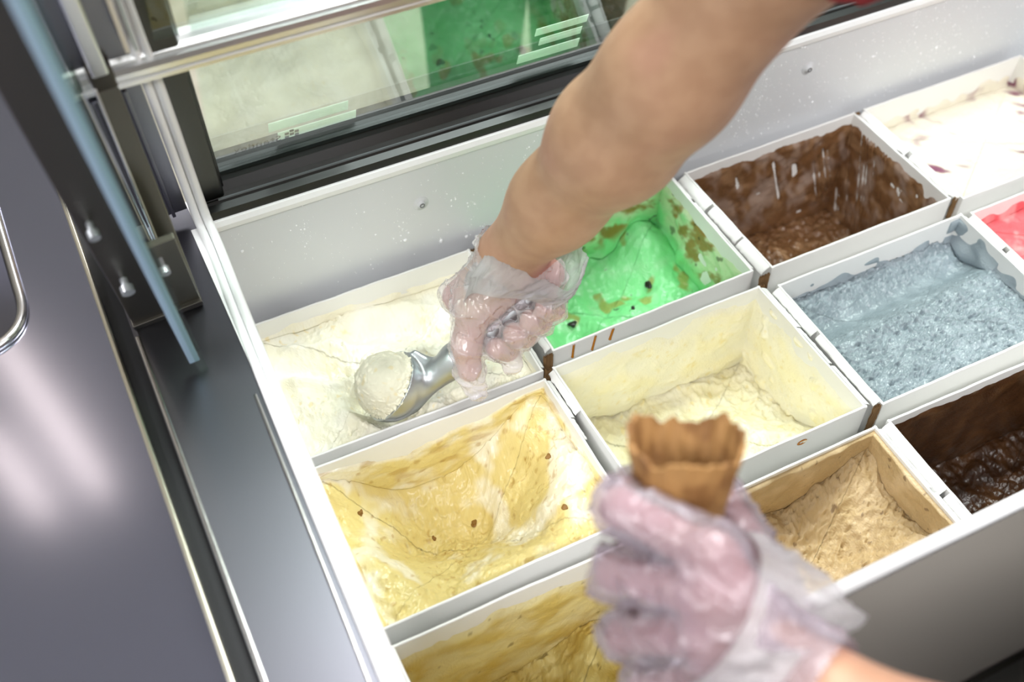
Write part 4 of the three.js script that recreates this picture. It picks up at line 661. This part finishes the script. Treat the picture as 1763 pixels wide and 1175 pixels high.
  function loft(rings, seed, amp) {                        // closed rings of points, joined by a smooth wrinkled skin
    const curves = rings.map((r) => new THREE.CatmullRomCurve3(r.map((p) => V(...p)), true)), N = 200, M = 40;
    const P = curves.map((c) => c.getPoints(N)), cen = P.map((r) => r.reduce((s, p) => s.add(p), V(0, 0, 0)).divideScalar(r.length));
    return gridGeometry(N, M, (u, v, i) => {
      const k = Math.min(rings.length - 2, Math.floor(v * (rings.length - 1))), f = v * (rings.length - 1) - k, s = f * f * (3 - 2 * f) * 0.5 + f * 0.5, q = P[k][i].clone().lerp(P[k + 1][i], s), c = cen[k].clone().lerp(cen[k + 1], s), o = q.clone().sub(c).normalize(), A = u * Math.PI * 2;
      const w = amp * (noise(Math.cos(A) * 5 + v * 1.5, Math.sin(A) * 5, seed) + 0.9 * Math.abs(noise(Math.cos(A) * 9, Math.sin(A) * 9 + v * 3, seed + 4)) - 0.4) * Math.min(1, v * 3); q.addScaledVector(o, w); return [q.x, q.y, q.z];
    });
  }
  const R_OPEN = [[0.1991, 0.1442, 0.1359], [0.1989, 0.1541, 0.1697], [0.2123, 0.1479, 0.1846], [0.2325, 0.1341, 0.1921], [0.2536, 0.1181, 0.1980], [0.2726, 0.1212, 0.1859], [0.2818, 0.1273, 0.1736], [0.2815, 0.1300, 0.1525], [0.2751, 0.1276, 0.1351], [0.2629, 0.1218, 0.1193], [0.2453, 0.1176, 0.1075], [0.2214, 0.1253, 0.1113]];
  const R_IN = [[0.1671, 0.0981, 0.1553], [0.1712, 0.1316, 0.1737], [0.1826, 0.1368, 0.1897], [0.2011, 0.1323, 0.1963], [0.2201, 0.1190, 0.1975], [0.2348, 0.1036, 0.1992], [0.2480, 0.1027, 0.1895], [0.2590, 0.0995, 0.1645], [0.2627, 0.0944, 0.1384], [0.2445, 0.0871, 0.1217], [0.2167, 0.0862, 0.1177], [0.1892, 0.0869, 0.1291]];
  const wr = (x, y, z, d, k) => { const a = noise(x * 34 + y * 22, y * 30 - z * 18, z * 34), w = 0.5 * noise(x * 25, y * 25, z * 25 + 9), r = (f, s, q) => Math.max(0, 1 - Math.abs(noise(x * f - z * f * 0.5 + w, y * f + x * f * 0.4 + w, z * f * 0.7 + s)) * q); return d - k * (0.35 + 0.7 * a + 0.9 * r(42, 3, 3.2) ** 2 + 0.7 * r(80, 8, 3) ** 2); };
  const tipF = [[inHand(0.008, -0.015, 0.0215), inHand(-0.002, -0.034, 0.016), 0.0095, 0.0075], [inHand(0.043, -0.0235, 0.008), inHand(0.036, -0.036, 0.006), 0.008, 0.006]];
  const gR = drop(surfaceNets((x, y, z) => { let d = rHand(x, y, z); for (const [a, b, ra, rb] of tipF) d = smin(d, capsule(x, y, z, a, b, ra, rb), 0.006); return wr(x, y, z, d - 0.0006, 0.0026); }, [0.12, 0.0, 0.09], [0.305, 0.195, 0.235], 0.0017), (x, y, z) => inR(x, y, z) < 0.004 || lR(x, y, z) < 0.008);
  const cR = loft([R_IN, lerp3b(R_IN, R_OPEN, 0.5, 0.006), R_OPEN], 3, 0.0045); cR.computeVertexNormals();
  const gloveR = mesh('glove', put(gR), film, person); mesh('cuff', put(cR), filmCuff, gloveR); gloveR.userData.label = 'clear crinkled plastic glove on the hand gripping the scoop';
  const L_OPEN = [[0.1937, 0.2591, 0.5455], [0.2117, 0.2596, 0.5712], [0.2152, 0.2653, 0.6001], [0.1841, 0.2858, 0.6095], [0.1432, 0.3266, 0.6216], [0.1171, 0.3350, 0.6322], [0.0902, 0.3228, 0.6351], [0.0631, 0.2701, 0.6221], [0.0574, 0.1973, 0.5946], [0.1012, 0.1390, 0.5898], [0.1651, 0.1593, 0.5773], [0.1943, 0.2011, 0.5535]];
  const L_IN = [[0.1794, 0.2696, 0.5157], [0.1716, 0.2956, 0.5466], [0.1394, 0.3409, 0.5833], [0.1196, 0.3401, 0.6005], [0.1023, 0.3228, 0.6063], [0.0838, 0.2741, 0.5924], [0.0710, 0.2116, 0.5649], [0.1017, 0.1555, 0.5506], [0.1416, 0.1542, 0.5549], [0.1768, 0.1825, 0.5434], [0.1916, 0.2171, 0.5308], [0.1915, 0.2396, 0.5182]];
  const gL = drop(surfaceNets((x, y, z) => wr(x, y, z, lHand(x, y, z) - 0.0025, 0.0035), [0.06, 0.13, 0.44], [0.22, 0.38, 0.72], 0.0024), (x, y, z) => inL(x, y, z) < 0.01);
  const cL = loft([L_IN, lerp3b(L_IN, L_OPEN, 0.5, 0.003), L_OPEN], 8, 0.006); cL.computeVertexNormals();
  const gloveL = mesh('glove', put(gL), filmMilky, person); mesh('cuff', put(cL), filmCuff, gloveL); gloveL.userData.label = 'loose milky plastic glove on the hand holding the cone';
}
function lerp3b(A, B, t, grow) { const R = A.map((p, i) => lerp3(p, B[i], t)), c = R.reduce((s, p) => s.map((v, k) => v + p[k] / R.length), [0, 0, 0]); return R.map((p) => { const d = p.map((v, k) => v - c[k]), l = Math.hypot(...d); return p.map((v, k) => v + d[k] / l * grow); }); }
{ // a customer on the far side, seen through the window from the thighs down
  const o = V(0.68, FLOOR, -0.72), p = thing('person', 'customer in dark green trousers standing on the pale floor behind the window', 'person', o), legs = (x, y, z, g) => { let d = 1e9; for (const s of [-1, 1]) d = Math.min(d, capsule(x, y, z, [s * 0.098, 0.80, 0], [s * 0.10, 0.42, -0.01], 0.094 + g, 0.066 + g), capsule(x, y, z, [s * 0.10, 0.42, -0.01], [s * 0.102, 0.07, 0.0], 0.066 + g, 0.048 + g)); return smin(d, capsule(x, y, z, [-0.05, 0.95, 0], [0.05, 0.95, 0], 0.125 + g, 0.125 + g), 0.05); };
  const torso = (x, y, z) => { let d = capsule(x, y, z, [0, 1.0, 0], [0, 1.32, 0.02], 0.13, 0.15); for (const s of [-1, 1]) { d = smin(d, capsule(x, y, z, [0, 1.3, 0.02], [s * 0.2, 1.36, 0], 0.11, 0.06), 0.05); d = smin(d, capsule(x, y, z, [s * 0.2, 1.36, 0], [s * 0.25, 1.08, 0], 0.052, 0.042), 0.02); d = smin(d, capsule(x, y, z, [s * 0.25, 1.08, 0], [s * 0.23, 0.86, 0.06], 0.04, 0.027), 0.02); d = smin(d, capsule(x, y, z, [s * 0.23, 0.85, 0.06], [s * 0.22, 0.74, 0.08], 0.028, 0.018), 0.02); } d = smin(d, capsule(x, y, z, [0, 1.42, 0], [0, 1.55, 0.01], 0.055, 0.055), 0.03); d = smin(d, capsule(x, y, z, [0, 1.57, 0.02], [0, 1.63, 0], 0.075, 0.085), 0.03); return smin(d, capsule(x, y, z, [0, 1.59, 0.09], [0, 1.57, 0.10], 0.008, 0.012), 0.012); };
  mesh('body', surfaceNets((x, y, z) => smin(torso(x, y, z), legs(x, y, z, 0), 0.03), [-0.36, 0.03, -0.2], [0.36, 1.76, 0.22], 0.013, skinTone(0)), skin, p);
  mesh('trousers', surfaceNets((x, y, z) => Math.max(legs(x, y, z, 0.014) + 0.004 * noise(x * 12, y * 5, z * 12), y - 1.03, 0.06 - y), [-0.28, 0.03, -0.18], [0.28, 1.08, 0.18], 0.011), std(0x0f3a2c, 0.85), p);
  mesh('shirt', surfaceNets((x, y, z) => Math.max(torso(x, y, z) - 0.014, 0.98 - y, y - 1.43, Math.abs(x) - 0.262), [-0.33, 0.9, -0.2], [0.33, 1.5, 0.2], 0.011), std(0x6d7076, 0.85), p);
  mesh('hair', surfaceNets((x, y, z) => Math.max(capsule(x, y, z, [0, 1.60, -0.005], [0, 1.64, -0.005], 0.088, 0.093), (z - 0.045) - (y - 1.62) * 0.6), [-0.13, 1.45, -0.14], [0.13, 1.78, 0.14], 0.009), std(0x20150e, 0.7), p);
  for (const s of [-1, 1]) mesh('eye', new THREE.SphereGeometry(0.010, 12, 8).translate(s * 0.03, 1.625, 0.074), std(0xe9e6e0, 0.3), p);
  for (const s of [-1, 1]) mesh('shoe', surfaceNets((x, y, z) => Math.max(capsule(x, y, z, [s * 0.1, 0.045, -0.04], [s * 0.11, 0.035, 0.13], 0.046, 0.04), 0.001 - y), [s * 0.1 - 0.07, -0.01, -0.12], [s * 0.1 + 0.08, 0.12, 0.2], 0.008), std(0x202020, 0.6), p);
}
renderer.render(scene, camera);
